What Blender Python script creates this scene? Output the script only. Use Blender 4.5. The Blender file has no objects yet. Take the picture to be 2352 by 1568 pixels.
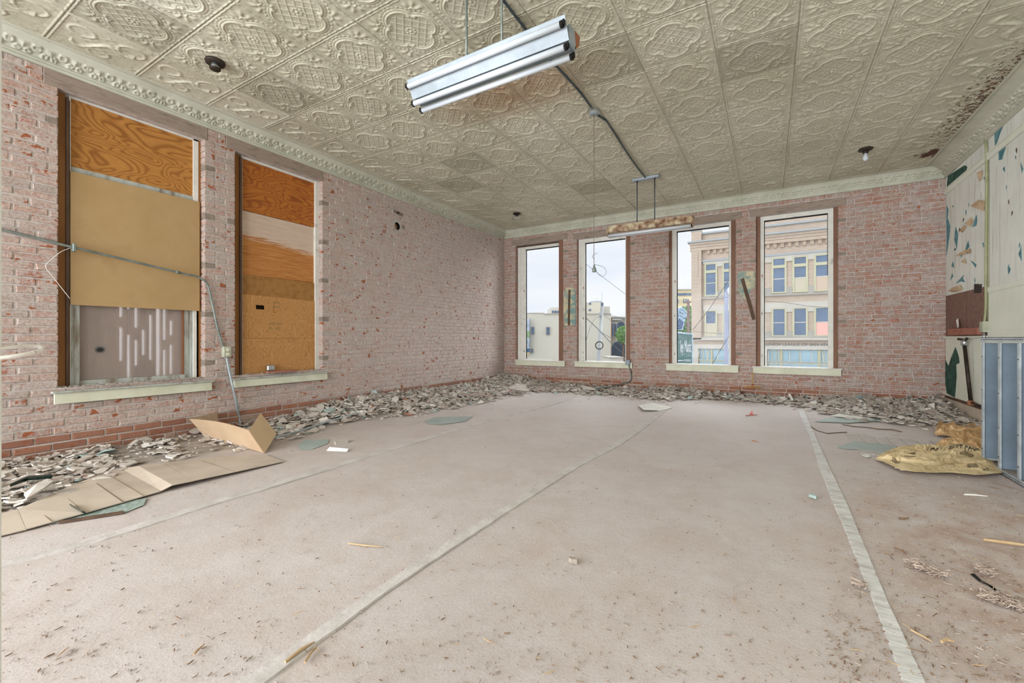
import bpy, bmesh, math, random
import numpy as np
from mathutils import Vector, Matrix, noise as mn
R = random.Random(7)
sc = bpy.context.scene
COL = sc.collection
# ---------------------------------------------------------------- camera, world, lights, exposure
TH = math.radians(30.78); CS, SN = math.cos(TH), math.sin(TH)
FP, CX, HY, EYE = 992.0, 1176.0, 778.0, 1.05
cam = bpy.data.cameras.new('camera'); cam.sensor_width = 36.0; cam.lens = 36*FP/2352
cam.shift_y = -6/2352; cam.clip_start = 0.05; cam.clip_end = 500
co = bpy.data.objects.new('camera', cam); COL.objects.link(co)
co.location = (0, 0, EYE); co.rotation_euler = (math.radians(90), 0, TH); sc.camera = co
w = bpy.data.worlds.new('overcast_sky'); sc.world = w; w.use_nodes = True
nt = w.node_tree; nt.nodes.clear()
tc = nt.nodes.new('ShaderNodeTexCoord'); mp = nt.nodes.new('ShaderNodeMapping'); mp.inputs['Scale'].default_value = (1, 1, 5)
nz = nt.nodes.new('ShaderNodeTexNoise'); nz.inputs['Scale'].default_value = 2.2; nz.inputs['Detail'].default_value = 4
rp = nt.nodes.new('ShaderNodeValToRGB'); rp.color_ramp.elements[0].position = .35; rp.color_ramp.elements[1].position = .62
rp.color_ramp.elements[0].color = (.73, .80, .90, 1); rp.color_ramp.elements[1].color = (.90, .92, .95, 1)
bg = nt.nodes.new('ShaderNodeBackground'); ow = nt.nodes.new('ShaderNodeOutputWorld'); bg.inputs['Strength'].default_value = 0.70
for a, b in ((tc.outputs['Generated'], mp.inputs[0]), (mp.outputs[0], nz.inputs['Vector']), (nz.outputs[0], rp.inputs[0]), (rp.outputs[0], bg.inputs[0]), (bg.outputs[0], ow.inputs[0])): nt.links.new(a, b)
def area(name, loc, tgt, sx, sy, e, col):
    l = bpy.data.lights.new(name, 'AREA'); l.shape = 'RECTANGLE'; l.size = sx; l.size_y = sy; l.energy = e; l.color = col
    o = bpy.data.objects.new(name, l); COL.objects.link(o); o.location = loc
    o.rotation_euler = (Vector(tgt)-Vector(loc)).to_track_quat('-Z', 'Y').to_euler(); return o
def sun(name, d, e, ang, col):
    l = bpy.data.lights.new(name, 'SUN'); l.energy = e; l.angle = math.radians(ang); l.color = col
    o = bpy.data.objects.new(name, l); COL.objects.link(o); o.location = (0, 0, 12)
    o.rotation_euler = Vector(d).to_track_quat('-Z', 'Y').to_euler(); return o
area('rear_fill_light', (-3.2, -4.2, 1.7), (0.4, 6, 2.3), 6.5, 3.0, 480, (.93, .97, 1.0))  # added area light behind the camera, fills the room
sun('rear_fill_sun', (.45, 1, -.25), 1.35, 70, (.93, .97, 1.0))  # added second sun from behind, brightens the room and the facades opposite
sun('front_window_daylight', (-.62, -1, -.45), 8.5, 100, (.92, .96, 1.0))
sc.view_settings.view_transform = 'Standard'; sc.view_settings.look = 'None'; sc.view_settings.gamma = 1
sc.view_settings.use_curve_mapping = False; sc.view_settings.exposure = 0.64
sc.cycles.use_adaptive_sampling = True; sc.cycles.adaptive_threshold = 0.12; sc.cycles.adaptive_min_samples = 20; sc.cycles.max_bounces = 7; sc.cycles.diffuse_bounces = 4; sc.cycles.transparent_max_bounces = 12
sc.cycles.use_denoising = True

# ---------------------------------------------------------------- measuring helpers (image ray -> real plane)
def ray(px, py):
    a = (px-CX)/FP; b = (HY-py)/FP
    return Vector((-SN+a*CS, CS+a*SN, b))
def onx(px, py, x): d = ray(px, py); t = x/d.x; return Vector((x, d.y*t, EYE+d.z*t))
def ony(px, py, y): d = ray(px, py); t = y/d.y; return Vector((d.x*t, y, EYE+d.z*t))
def onz(px, py, z): d = ray(px, py); t = (z-EYE)/d.z; return Vector((d.x*t, d.y*t, z))
def atd(px, py, t): d = ray(px, py); return Vector((d.x*t, d.y*t, EYE+d.z*t))
def F(px, py): return onz(px, py, 0.0)
def pix(p):
    d = -p[0]*SN+p[1]*CS
    return CX+FP*(p[0]*CS+p[1]*SN)/d, HY-FP*(p[2]-EYE)/d, d
XL, YB, XR, ZC, ZW = -5.42, 8.733, 2.2356, 3.591, 3.415
ML = lambda u, v, d: (XL-d, u, v)
MBk = lambda u, v, d: (u, YB+d, v)
MR = lambda u, v, d: (XR+d, u, v)
MI = lambda a, b, c: (a, b, c)

# ---------------------------------------------------------------- object helpers
def wloc(o):
    p = Vector((0, 0, 0))
    while o: p = p+o.location; o = o.parent
    return p
class MB:
    def __init__(s): s.v = []; s.f = []; s.mi = []; s.cur = 0
    def face(s, *ix): s.f.append(ix); s.mi.append(s.cur)
    def box(s, M, a0, a1, b0, b1, c0, c1):
        n = len(s.v)
        for c in (c0, c1):
            for (a, b) in ((a0, b0), (a1, b0), (a1, b1), (a0, b1)): s.v.append(M(a, b, c))
        for q in ((0, 1, 2, 3), (7, 6, 5, 4), (0, 4, 5, 1), (1, 5, 6, 2), (2, 6, 7, 3), (3, 7, 4, 0)): s.face(*[n+i for i in q])
        return s
    def prism(s, pts, M, d0, d1):
        n = len(s.v); k = len(pts)
        for d in (d0, d1):
            for (a, b) in pts: s.v.append(M(a, b, d))
        s.face(*range(n, n+k)); s.face(*range(n+2*k-1, n+k-1, -1))
        for i in range(k): j = (i+1) % k; s.face(n+i, n+k+i, n+k+j, n+j)
        return s
    def slab(s, pts, th, up=(0, 0, 1)):
        n = len(s.v); k = len(pts); U = Vector(up)*th
        for p in pts: s.v.append(tuple(p))
        for p in pts: s.v.append(tuple(Vector(p)+U))
        s.face(*range(n+k-1, n-1, -1)); s.face(*range(n+k, n+2*k))
        for i in range(k): j = (i+1) % k; s.face(n+i, n+j, n+k+j, n+k+i)
        return s
    def tube(s, pts, r, n=8, cap=True):
        pts = [Vector(p) for p in pts]; b = len(s.v); prev = None
        for i, p in enumerate(pts):
            t = (pts[min(i+1, len(pts)-1)]-pts[max(i-1, 0)]).normalized()
            if prev is None: a = t.orthogonal().normalized()
            else: a = (prev-t*prev.dot(t)).normalized()
            prev = a; c = t.cross(a); rr = r[i] if isinstance(r, (list, tuple)) else r
            for k in range(n):
                an = 2*math.pi*k/n; s.v.append(tuple(p+a*(math.cos(an)*rr)+c*(math.sin(an)*rr)))
        for i in range(len(pts)-1):
            for k in range(n): s.face(b+i*n+k, b+i*n+(k+1) % n, b+(i+1)*n+(k+1) % n, b+(i+1)*n+k)
        if cap: s.face(*range(b+n-1, b-1, -1)); e = b+(len(pts)-1)*n; s.face(*range(e, e+n))
        return s
    def lathe(s, prof, org, axis=(0, 0, 1), n=20):
        ax = Vector(axis).normalized(); a = ax.orthogonal().normalized(); c = ax.cross(a); b = len(s.v); o = Vector(org)
        for (r, z) in prof:
            for k in range(n):
                an = 2*math.pi*k/n; s.v.append(tuple(o+ax*z+a*(math.cos(an)*r)+c*(math.sin(an)*r)))
        for i in range(len(prof)-1):
            for k in range(n): s.face(b+i*n+k, b+i*n+(k+1) % n, b+(i+1)*n+(k+1) % n, b+(i+1)*n+k)
        s.face(*range(b+n-1, b-1, -1)); e = b+(len(prof)-1)*n; s.face(*range(e, e+n))
        return s
    def build(s, name, mats, parent=None, smooth=False, bevel=0.0, recalc=True):
        o0 = wloc(parent) if parent else Vector((0, 0, 0))
        me = bpy.data.meshes.new(name)
        me.from_pydata([tuple(Vector(p)-o0) for p in s.v], [], s.f)
        ms = mats if isinstance(mats, (list, tuple)) else [mats]
        for m in ms: me.materials.append(m)
        if len(ms) > 1: me.polygons.foreach_set('material_index', s.mi)
        if recalc and len(s.f) < 30000:
            bm = bmesh.new(); bm.from_mesh(me); bmesh.ops.recalc_face_normals(bm, faces=bm.faces)
            if bevel: bmesh.ops.bevel(bm, geom=bm.edges[:], offset=bevel, segments=1, affect='EDGES')
            bm.to_mesh(me); bm.free()
        if smooth: me.shade_smooth()
        o = bpy.data.objects.new(name, me); COL.objects.link(o); o.parent = parent
        return o
def tag(o, label=None, cat=None, group=None, kind=None):
    for k, v in (('label', label), ('category', cat), ('group', group), ('kind', kind)):
        if v: o[k] = v
    return o
def thing(name, loc, label, cat, group=None, kind=None):
    o = bpy.data.objects.new(name, None); o.location = loc; o.empty_display_size = .1; COL.objects.link(o)
    return tag(o, label, cat, group, kind)
def curve_pts(pts, n=8):
    P = [Vector(p) for p in pts]; out = []
    for i in range(len(P)-1):
        p0, p1, p2, p3 = P[max(i-1, 0)], P[i], P[i+1], P[min(i+2, len(P)-1)]
        for k in range(n):
            t = k/n; out.append(.5*((2*p1)+(p2-p0)*t+(2*p0-5*p1+4*p2-p3)*t*t+(3*p1-p0-3*p2+p3)*t*t*t))
    out.append(P[-1]); return out
def text_mesh(name, body, size, mat, extrude=0.0, align='LEFT', font_only=False):
    cu = bpy.data.curves.new('t', 'FONT'); cu.body = body; cu.size = size; cu.extrude = extrude; cu.align_x = align
    ob = bpy.data.objects.new('t', cu); COL.objects.link(ob); bpy.context.view_layer.update()
    me = bpy.data.meshes.new_from_object(ob.evaluated_get(bpy.context.evaluated_depsgraph_get())); w_ = ob.dimensions.x; bpy.data.objects.remove(ob)
    me.name = name; me.materials.clear(); me.materials.append(mat)
    o = bpy.data.objects.new(name, me); COL.objects.link(o); return o, w_
def dup(o, loc=None, rot=None, parent=None):
    c = o.copy(); COL.objects.link(c); c.parent = parent if parent else o.parent
    if loc is not None: c.location = loc
    if rot is not None: c.rotation_euler = rot
    for ch in list(o.children): dup(ch, parent=c)
    return c

# ---------------------------------------------------------------- materials
def srgb(c): return tuple(((x/12.92) if x <= .04045 else ((x+.055)/1.055)**2.4) for x in c)+(1,)
def H(h): return tuple(int(h[i:i+2], 16)/255 for i in (0, 2, 4))
class Mt:
    def __init__(s, name, rough=.8, metal=0, spec=.3):
        s.m = bpy.data.materials.new(name); s.m.use_nodes = True; s.t = s.m.node_tree; s.b = s.t.nodes['Principled BSDF']
        s.b.inputs['Roughness'].default_value = rough; s.b.inputs['Metallic'].default_value = metal
        s.b.inputs['Specular IOR Level'].default_value = spec
        g = s.t.nodes.new('ShaderNodeNewGeometry'); s.pos = g.outputs['Position']
    def n(s, typ, **kw):
        x = s.t.nodes.new(typ)
        for k, v in kw.items():
            if k in x.inputs.keys(): x.inputs[k].default_value = v
            else: setattr(x, k, v)
        return x
    def l(s, a, b): s.t.links.new(a, b)
    def map(s, scale=(1, 1, 1), src=None, loc=(0, 0, 0), rot=(0, 0, 0)):
        x = s.n('ShaderNodeMapping'); x.inputs['Scale'].default_value = scale; x.inputs['Location'].default_value = loc; x.inputs['Rotation'].default_value = rot
        s.l(src or s.pos, x.inputs[0]); return x.outputs[0]
    def noise(s, scale, detail=4, rough=.55, src=None, dist=0):
        x = s.n('ShaderNodeTexNoise'); x.inputs['Scale'].default_value = scale; x.inputs['Detail'].default_value = detail
        x.inputs['Roughness'].default_value = rough; x.inputs['Distortion'].default_value = dist
        s.l(src or s.pos, x.inputs['Vector']); return x.outputs[0]
    def ramp(s, f, stops):
        x = s.n('ShaderNodeValToRGB'); cr = x.color_ramp
        while len(cr.elements) < len(stops): cr.elements.new(.5)
        for e, (p, c) in zip(cr.elements, stops):
            e.position = p
            e.color = (c, c, c, 1) if isinstance(c, (int, float)) else srgb(H(c) if isinstance(c, str) else c)
        s.l(f, x.inputs[0]); return x.outputs[0]
    def mix(s, f, a, b, mode='MIX'):
        x = s.n('ShaderNodeMix'); x.data_type = 'RGBA'; x.blend_type = mode
        for v, i in ((f, 0), (a, 6), (b, 7)):
            if isinstance(v, (int, float)): x.inputs[i].default_value = v if i == 0 else (v, v, v, 1)
            elif isinstance(v, str): x.inputs[i].default_value = srgb(H(v))
            else: s.l(v, x.inputs[i])
        return x.outputs[2]
    def math(s, op, a, b=0.0, clamp=False):
        x = s.n('ShaderNodeMath'); x.operation = op; x.use_clamp = clamp
        for v, i in ((a, 0), (b, 1)):
            if isinstance(v, (int, float)): x.inputs[i].default_value = v
            else: s.l(v, x.inputs[i])
        return x.outputs[0]
    def sep(s, src=None):
        x = s.n('ShaderNodeSeparateXYZ'); s.l(src or s.pos, x.inputs[0]); return x.outputs
    def col(s, c):
        if isinstance(c, str): s.b.inputs['Base Color'].default_value = srgb(H(c))
        else: s.l(c, s.b.inputs['Base Color'])
        return s
    def bump(s, h, st=.3, dist=.01):
        x = s.n('ShaderNodeBump'); x.inputs['Strength'].default_value = st; x.inputs['Distance'].default_value = dist
        s.l(h, x.inputs['Height']); s.l(x.outputs[0], s.b.inputs['Normal']); return s
    def blob(s, c, r, soft=1.0):
        "1 inside an ellipsoid around c in world space, fading out"
        x = s.map(tuple(1/q for q in r), loc=tuple(-a/q for a, q in zip(c, r)))
        y = s.n('ShaderNodeVectorMath'); y.operation = 'LENGTH'; s.l(x, y.inputs[0])
        return s.math('SUBTRACT', 1.0+soft*.5, y.outputs['Value'], True)
def simple(name, stops, scale=6, detail=5, rough=.8, metal=0, bump=0, bscale=None, stretch=None, spec=.3):
    m = Mt(name, rough, metal, spec)
    src = m.map(stretch) if stretch else None
    f = m.noise(scale, detail, .6, src)
    if isinstance(stops, str): m.col(stops)
    else: m.col(m.ramp(f, stops))
    if bump: m.bump(m.noise(bscale or scale*4, 4, .6, src), bump, .004)
    return m.m

def brick_mat(name, attr, left):
    m = Mt(name, .93, 0, .15)
    if attr: a = m.n('ShaderNodeAttribute'); a.attribute_name = 'rnd'; rnd = a.outputs['Fac']
    else: a = m.n('ShaderNodeObjectInfo'); rnd = a.outputs['Random']
    raw = m.ramp(rnd, [(0, 'a8512f'), (.3, 'b9613d'), (.6, 'c07452'), (.85, '9f5236'), (1, 'cf9a6c')])
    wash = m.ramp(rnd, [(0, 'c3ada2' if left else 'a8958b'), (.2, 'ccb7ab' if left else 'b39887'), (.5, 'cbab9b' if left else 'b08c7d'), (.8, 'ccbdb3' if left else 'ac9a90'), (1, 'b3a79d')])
    n1 = m.noise(7, 6, .65); n2 = m.noise(38, 4, .7)
    th = m.math('ADD', m.math('MULTIPLY', n1, .75), m.math('MULTIPLY', n2, .45))
    th = m.math('ADD', th, m.math('MULTIPLY', rnd, .10))
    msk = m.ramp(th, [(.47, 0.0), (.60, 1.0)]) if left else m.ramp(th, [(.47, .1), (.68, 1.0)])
    c = m.mix(msk, raw, wash)
    tone = m.ramp(m.noise(2.3, 3), [(.3, 'ac9186'), (.7, 'bdb2ab')])
    c = m.mix(.30, c, tone)
    if left:   # window light painted into the brick colour, paler toward the far end
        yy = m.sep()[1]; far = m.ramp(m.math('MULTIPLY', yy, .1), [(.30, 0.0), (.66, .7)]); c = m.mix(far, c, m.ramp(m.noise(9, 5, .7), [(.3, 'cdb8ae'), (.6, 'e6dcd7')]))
    # lime smears
    lime = m.ramp(m.noise(13, 7, .8, m.map((1, 1, 1.8))), [(.49, 0.0), (.66, .8)])
    c = m.mix(lime, c, 'd3cac5')
    # bright chipped spots where the face has spalled off
    ch = m.ramp(m.noise(11, 2, .5, m.map((1, 1, 1.6), loc=(3, 5, 1))), [(.655, 0.0), (.68, 1.0)])
    c = m.mix(ch, c, m.ramp(n2, [(.3, '96522f'), (.7, 'b5673f')]))
    # the two lowest courses were behind the lost skirting and never limed
    z = m.sep()[2]
    low = m.math('MULTIPLY', m.ramp(m.math('MULTIPLY', z, 1.0), [(.195 if left else .21, 1.0), (.205 if left else .225, 0.0)]), .85)
    c = m.mix(low, c, m.ramp(rnd, [(0, '8c5138'), (.45, 'a56a4c'), (.7, '935c42'), (1, 'b5a08d')]))
    c = m.mix(m.ramp(m.noise(48, 5, .85), [(.38, .55), (.58, 0.0)]), c, '84695d')
    m.col(c).bump(m.noise(60, 5, .7), .8, .008)
    return m.m
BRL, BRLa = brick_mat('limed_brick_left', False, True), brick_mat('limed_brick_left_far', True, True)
BRB, BRBa = brick_mat('limed_brick_back', False, False), brick_mat('limed_brick_back_far', True, False)
MORT = simple('lime_mortar', [(.3, '9f948c'), (.5, 'bdb3ac'), (.65, 'c4bbb5'), (.8, 'a8968b')], 14, 6, .95, bump=.6, bscale=90)
def tin_mat(name, dark):
    m = Mt(name, .62, 0, .3)
    x, y, z = m.sep()
    c = m.ramp(m.noise(1.1, 4), [(.3, 'bdb8a1'), (.55, 'cdc8b3'), (.75, 'd8d3c2')])
    oi = m.n('ShaderNodeObjectInfo').outputs['Random']
    c = m.mix(m.math('MULTIPLY', oi, .25), c, 'b3ae9b')
    # soot and dirt that has settled in small patches
    d = m.ramp(m.noise(9, 6, .7), [(.50, 0.0), (.72, .35)]); c = m.mix(d, c, '9c9580')
    c = m.mix(m.ramp(m.noise(34, 5, .8), [(.36, .45), (.52, 0.0)]), c, '8d8671')
    st = m.math('MULTIPLY', m.blob((-2.25, 3.82, ZC), (.95, .42, 1), .6), m.ramp(m.noise(6, 4), [(.25, .55), (.6, 1.0)]))
    c = m.mix(m.math('MULTIPLY', st, .75), c, '8f6a48')
    if dark: c = m.mix(.45, c, '8b8570')
    # flaking down to dark rust along the wet right side
    edge = m.blob((2.15, 6.6, ZC), (.72, 2.6, 1), .25)
    fl = m.ramp(m.math('ADD', m.math('MULTIPLY', m.noise(26, 6, .75), .8), m.math('MULTIPLY', edge, .26)), [(.585, 0.0), (.62, 1.0)])
    fl = m.math('MULTIPLY', fl, m.ramp(edge, [(.02, 0.0), (.3, 1.0)]))
    c = m.mix(fl, c, m.ramp(m.noise(12, 3), [(.4, '4a3227'), (.6, '6d4a38')]))
    e2 = m.blob((1.95, 8.0, ZC), (.45, .35, 1), .2)
    f2 = m.ramp(m.math('ADD', m.math('MULTIPLY', m.noise(14, 5, .7), .7), m.math('MULTIPLY', e2, .42)), [(.62, 0.0), (.66, 1.0)])
    c = m.mix(f2, c, '54382b')
    m.col(c).bump(m.noise(45, 4, .7), .12, .002)
    return m.m
TIN, TIND = tin_mat('painted_pressed_tin', False), tin_mat('painted_pressed_tin_sooty', True)
def cornice_mat():
    m = Mt('painted_tin_cornice', .6, 0, .3)
    c = m.ramp(m.noise(3, 5), [(.3, 'b3b2a0'), (.6, 'c6c5b4'), (.8, 'bcb6a3')])
    f = m.ramp(m.noise(30, 6, .75), [(.62, 0.0), (.68, .8)]); f = m.math('MULTIPLY', f, m.ramp(m.noise(1.6, 3), [(.5, 0.0), (.62, 1.0)]))
    c = m.mix(f, c, '5b5347'); m.col(c).bump(m.noise(60, 4), .15, .002); return m.m
CORN = cornice_mat()
def floor_mat():
    m = Mt('painted_canvas_floor', .85, 0, .25)
    x, y, z = m.sep()
    c = m.ramp(m.noise(1.3, 5, .6), [(.3, 'b3a9a4'), (.5, 'c0b7b2'), (.7, 'cac2be')])
    c2 = m.ramp(m.noise(6, 6, .7), [(.35, 'b5a59c'), (.6, 'c8beb9')]); c = m.mix(.45, c, c2)
    # fine worn speckle
    v = m.ramp(m.noise(75, 5, .8), [(.30, 'a0897c'), (.44, 'c2b7b1'), (.72, 'd2cbc7')]); c = m.mix(.4, c, v)
    # rust-brown tracked dirt
    b = m.math('MULTIPLY', m.ramp(m.noise(1.7, 6, .7, dist=.6), [(.45, 0.0), (.68, 1.0)]), .3)
    c = m.mix(b, c, 'a98f7e')
    bb = m.math('MULTIPLY', m.blob((1.15, 3.0, 0), (.85, 1.9, 1), .7), m.ramp(m.noise(4, 6, .75), [(.38, 0.0), (.66, 1.0)]))
    c = m.mix(m.math('MULTIPLY', bb, .75), c, '9b7455')
    # plaster dust by the walls
    dl = m.blob((-4.9, 2.2, 0), (1.0, 3.0, 1), .4); c = m.mix(m.math('MULTIPLY', dl, .4), c, 'a0948a')
    # floor colour grows paler toward the far end
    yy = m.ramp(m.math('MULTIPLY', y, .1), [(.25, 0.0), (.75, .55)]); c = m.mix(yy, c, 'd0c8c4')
    # flecks
    vo = m.n('ShaderNodeTexVoronoi'); vo.inputs['Scale'].default_value = 22; m.l(m.map((1, 2.1, 1), rot=(0, 0, .4)), vo.inputs['Vector'])
    fk = m.math('MULTIPLY', m.ramp(vo.outputs['Distance'], [(.07, 1.0), (.12, 0.0)]), m.ramp(m.noise(3.1, 3), [(.45, 0.0), (.6, .8)]))
    c = m.mix(fk, c, '8c7160')
    # hairline cracks in the paint
    cr = m.n('ShaderNodeTexVoronoi'); cr.feature = 'DISTANCE_TO_EDGE'; cr.inputs['Scale'].default_value = 3.4
    nn = m.n('ShaderNodeTexNoise'); nn.inputs['Scale'].default_value = 4; nn.inputs['Detail'].default_value = 6; m.l(m.pos, nn.inputs['Vector'])
    mv = m.n('ShaderNodeMix'); mv.data_type = 'VECTOR'; mv.inputs[0].default_value = .35; m.l(m.pos, mv.inputs[4]); m.l(nn.outputs['Color'], mv.inputs[5]); m.l(mv.outputs[1], cr.inputs['Vector'])
    ck = m.math('MULTIPLY', m.ramp(cr.outputs['Distance'], [(.0, 1.0), (.008, 0.0)]), m.ramp(m.noise(.9, 3), [(.5, 0.0), (.6, .45)]))
    c = m.mix(ck, c, '85766c')
    m.col(c).bump(m.math('ADD', m.noise(90, 5, .75), m.noise(12, 4, .6)), .35, .005)
    return m.m
FLOOR = floor_mat()
TAPE = simple('worn_seam_tape', [(.3, 'a9a39c'), (.5, 'c9c6c1'), (.7, 'd9d7d3')], 9, 6, .7, bump=.5, bscale=25, stretch=(1, 3, 1))
TAPE2 = simple('painted_over_tape', [(.3, 'b4aca6'), (.6, 'cac3be')], 7, 6, .8, bump=.5, bscale=30)
CHIPS = [simple('plaster_chip_grey', [(.3, 'aca399'), (.7, 'cbc2b8')], 9, 5, .95, bump=.4),
         simple('plaster_chip_pale', [(.3, 'd6cfc4'), (.7, 'e6e1d8')], 9, 4, .9, bump=.3),
         simple('plaster_chip_brown', [(.3, '988b80'), (.7, 'b5a89c')], 9, 5, .95, bump=.5),
         simple('plaster_chip_teal', [(.3, '93a5a0'), (.7, 'adbab4')], 9, 4, .85, bump=.2),
         simple('brick_chip', [(.3, '9a5c44'), (.7, 'b47a60')], 9, 4, .95, bump=.5)]
DUST = simple('plaster_dust', [(.3, '8f857b'), (.6, 'aba198'), (.8, 'b9b0a6')], 12, 7, .97, bump=.9, bscale=50)
LINT = simple('weathered_lintel', [(.3, '776a60'), (.5, '9d8c7f'), (.75, '8a7c70')], 5, 6, .9, bump=.4, bscale=20, stretch=(1, 1, 5))
WOODB = simple('grey_nailing_block', [(.3, '7d6f63'), (.7, '9b8d80')], 12, 5, .9, bump=.3)
CREAM = simple('cream_paint', [(.3, 'c9c8ae'), (.6, 'd8d8c2'), (.8, 'd0ccb4')], 4, 6, .55, bump=.15)
WHITE = simple('chipped_white_paint', [(.25, '9a8f80'), (.37, 'd9d6cd'), (.8, 'e8e6df')], 8, 7, .6, bump=.3, bscale=30)
GREYP = simple('weathered_grey_paint', [(.35, '86796b'), (.5, 'aeb0a8'), (.8, 'c3c6c0')], 10, 7, .75, bump=.5, bscale=30, stretch=(1, 1, .25))
BROWN = simple('brown_jamb_paint', [(.3, '84572d'), (.6, '9c6b3b'), (.8, '8f6236')], 4, 5, .6, bump=.1, stretch=(1, 1, .3))
BROWNB = simple('brown_far_jamb_paint', [(.3, '745240'), (.6, '86624e'), (.8, '7c5a47')], 4, 5, .6, bump=.1, stretch=(1, 1, .3))
DBROWN = simple('dark_brown_wood', [(.3, '49372d'), (.6, '66503f'), (.8, '7a6556')], 9, 6, .8, bump=.3, stretch=(1, 1, .2))
BLACK = simple('black_gap', '1a1815', rough=.9)
def ply(name, cols, sc, lines, stretch, off=(0, 0, 0)):
    m = Mt(name, .6, 0, .3); src = m.map(stretch, loc=off)
    n1 = m.noise(sc, 2, .45, src, .6)
    wv = m.math('SINE', m.math('MULTIPLY', n1, lines)); wv = m.math('ADD', m.math('MULTIPLY', wv, .5), .5)
    c = m.ramp(wv, [(0, cols[0]), (.06, cols[0]), (.35, cols[1]), (1, cols[2])])
    fine = m.noise(60, 3, .6, m.map(tuple(q*.6 if q > 1 else q*.35 for q in stretch)))
    c = m.mix(m.ramp(fine, [(.4, .35), (.7, 0.0)]), c, cols[0])
    patch = m.ramp(m.noise(1.3, 3), [(.3, 0.0), (.8, .5)]); c = m.mix(patch, c, cols[1])
    m.col(c); return m.m
PLY1 = ply('plywood_amber', ('8f5a26', 'b87e3e', 'c48a46'), 1.6, 120, (1, .8, 2.2))
PLY2 = ply('plywood_orange', ('8d4d1e', 'b36a2b', 'bf7731'), 1.6, 120, (1, .9, 2.6), (0, 4, 2))
PLY3 = ply('plywood_tan', ('a5703a', 'bd8a50', 'c89760'), 2.6, 130, (1, 3.4, 1.1), (0, 1, 7))
def ply_worn():
    m = Mt('plywood_half_bleached', .7, 0, .25); x, y, z = m.sep()
    g = m.noise(5, 6, .7, m.map((1, .8, 14)))
    wood = m.ramp(g, [(.3, '9a602c'), (.5, 'b97a40'), (.7, 'c99459')]); pale = m.ramp(g, [(.3, 'c5ab95'), (.7, 'd6c2b0')])
    # bleached above a slanting tide line: z > line(y)
    qa, qb = onx(560, 538, XL-.11), onx(721, 585, XL-.11); sl = (qb.z-qa.z)/(qb.y-qa.y)
    ln = m.math('ADD', m.math('SUBTRACT', z, m.math('MULTIPLY', m.math('SUBTRACT', y, qa.y), sl)), m.math('MULTIPLY', m.math('SUBTRACT', g, .5), .35))
    k = m.ramp(m.math('SUBTRACT', ln, qa.z-.5), [(.47, 0.0), (.53, 1.0)])
    m.col(m.mix(k, wood, pale)); return m.m
PLYW = ply_worn()
HARD = simple('tan_hardboard', [(.3, 'ad8d60'), (.6, 'b49569'), (.8, 'aa895d')], 3, 6, .7, bump=.08, bscale=80)
HARDD = simple('brown_particleboard', [(.3, '8e6234'), (.6, 'a57842'), (.8, '93683a')], 14, 6, .8, bump=.1)
CARD = simple('cardboard', [(.3, 'b59a7b'), (.6, 'c2a789'), (.8, 'bca283')], 3, 5, .8, bump=.06)
CARDF = simple('dusty_cardboard', [(.3, 'ad9f90'), (.5, 'bfb09f'), (.75, 'c7b8a6')], 3.5, 6, .9, bump=.15)
CARDD = simple('cardboard_crease', '8d7c6b', rough=.9)
CONDUIT = simple('galvanized_conduit', [(.3, '6d746f'), (.6, '8a928c'), (.8, '9aa29c')], 12, 4, .45, .35, bump=.05)
CONDB = simple('blue_grey_conduit', [(.3, '8f9a9d'), (.7, 'a9b2b4')], 12, 4, .45, .2)
BOXP = simple('painted_metal_box', [(.3, 'a3a48f'), (.7, 'bcbda8')], 10, 4, .5, .1)
IVORY = simple('ivory_plastic', 'd9d4bd', rough=.4)
DARKM = simple('blackened_metal', [(.3, '2c2621'), (.7, '4a4038')], 20, 4, .55, .5)
LAMPM = simple('lamp_enamel', [(.35, '929ba2'), (.6, 'a5adb4'), (.8, '9ba4ab')], 5, 5, .4, 0, bump=.03)
LAMPR = simple('rusted_lamp_enamel', [(.35, '6f4d3c'), (.48, 'a88f74'), (.6, 'cfc3a4'), (.8, 'c5b694')], 9, 6, .6, bump=.15)
LAMPB = simple('grey_blue_enamel', [(.3, '84939b'), (.7, '98a5ab')], 5, 4, .45)
TUBE = simple('fluorescent_glass', [(.3, 'c2c8cf'), (.7, 'd0d5db')], 3, 3, .25, spec=.5)
RUSTE = simple('rust_edge', 'a0694c', rough=.8)
CHROME = simple('dull_chrome', 'b9bcbc', rough=.3, metal=.8)
CLOTH = simple('white_paper', [(.3, 'd8d6cd'), (.7, 'e6e4dc')], 6, 4, .9, bump=.2)
RODM = simple('dark_steel_rod', [(.3, '3b454c'), (.7, '515c63')], 12, 3, .4, .4)
def wallpaint(name, base, vert=True):
    m = Mt(name, .7, 0, .25); c = m.ramp(m.noise(1.8, 5), base)
    s1 = m.ramp(m.noise(3.5, 5, .6, m.map((1, 5, .45))), [(.52, 0.0), (.68, .5 if vert else .12)])
    c = m.mix(s1, c, 'bdb3a2'); m.col(c).bump(m.noise(20, 5, .6), .15, .004); return m.m
WPAINT = wallpaint('peeling_white_paint', [(.3, 'd9dad2'), (.6, 'e6e7df'), (.8, 'dedacf')])
WPAINT2 = wallpaint('cream_board_paint', [(.3, 'dcdece'), (.6, 'e6e8da'), (.8, 'e0dfcf')], False)
TEAL = simple('teal_underpaint', [(.3, '3f6f76'), (.6, '6d98a0'), (.8, '557f86')], 12, 5, .8)
DGREEN = simple('dark_green_underpaint', [(.3, '20372f'), (.55, '35594c'), (.8, '6f9583')], 22, 7, .8, bump=.4, stretch=(1, 1, .4))
TANP = simple('peeled_paper_back', [(.3, 'a98c6a'), (.7, 'c9b296')], 12, 4, .9)
PEG = simple('brown_pegboard', [(.3, '75584e'), (.6, '886a5e'), (.8, '7d6055')], 20, 5, .85, bump=.3, bscale=130)
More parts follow.
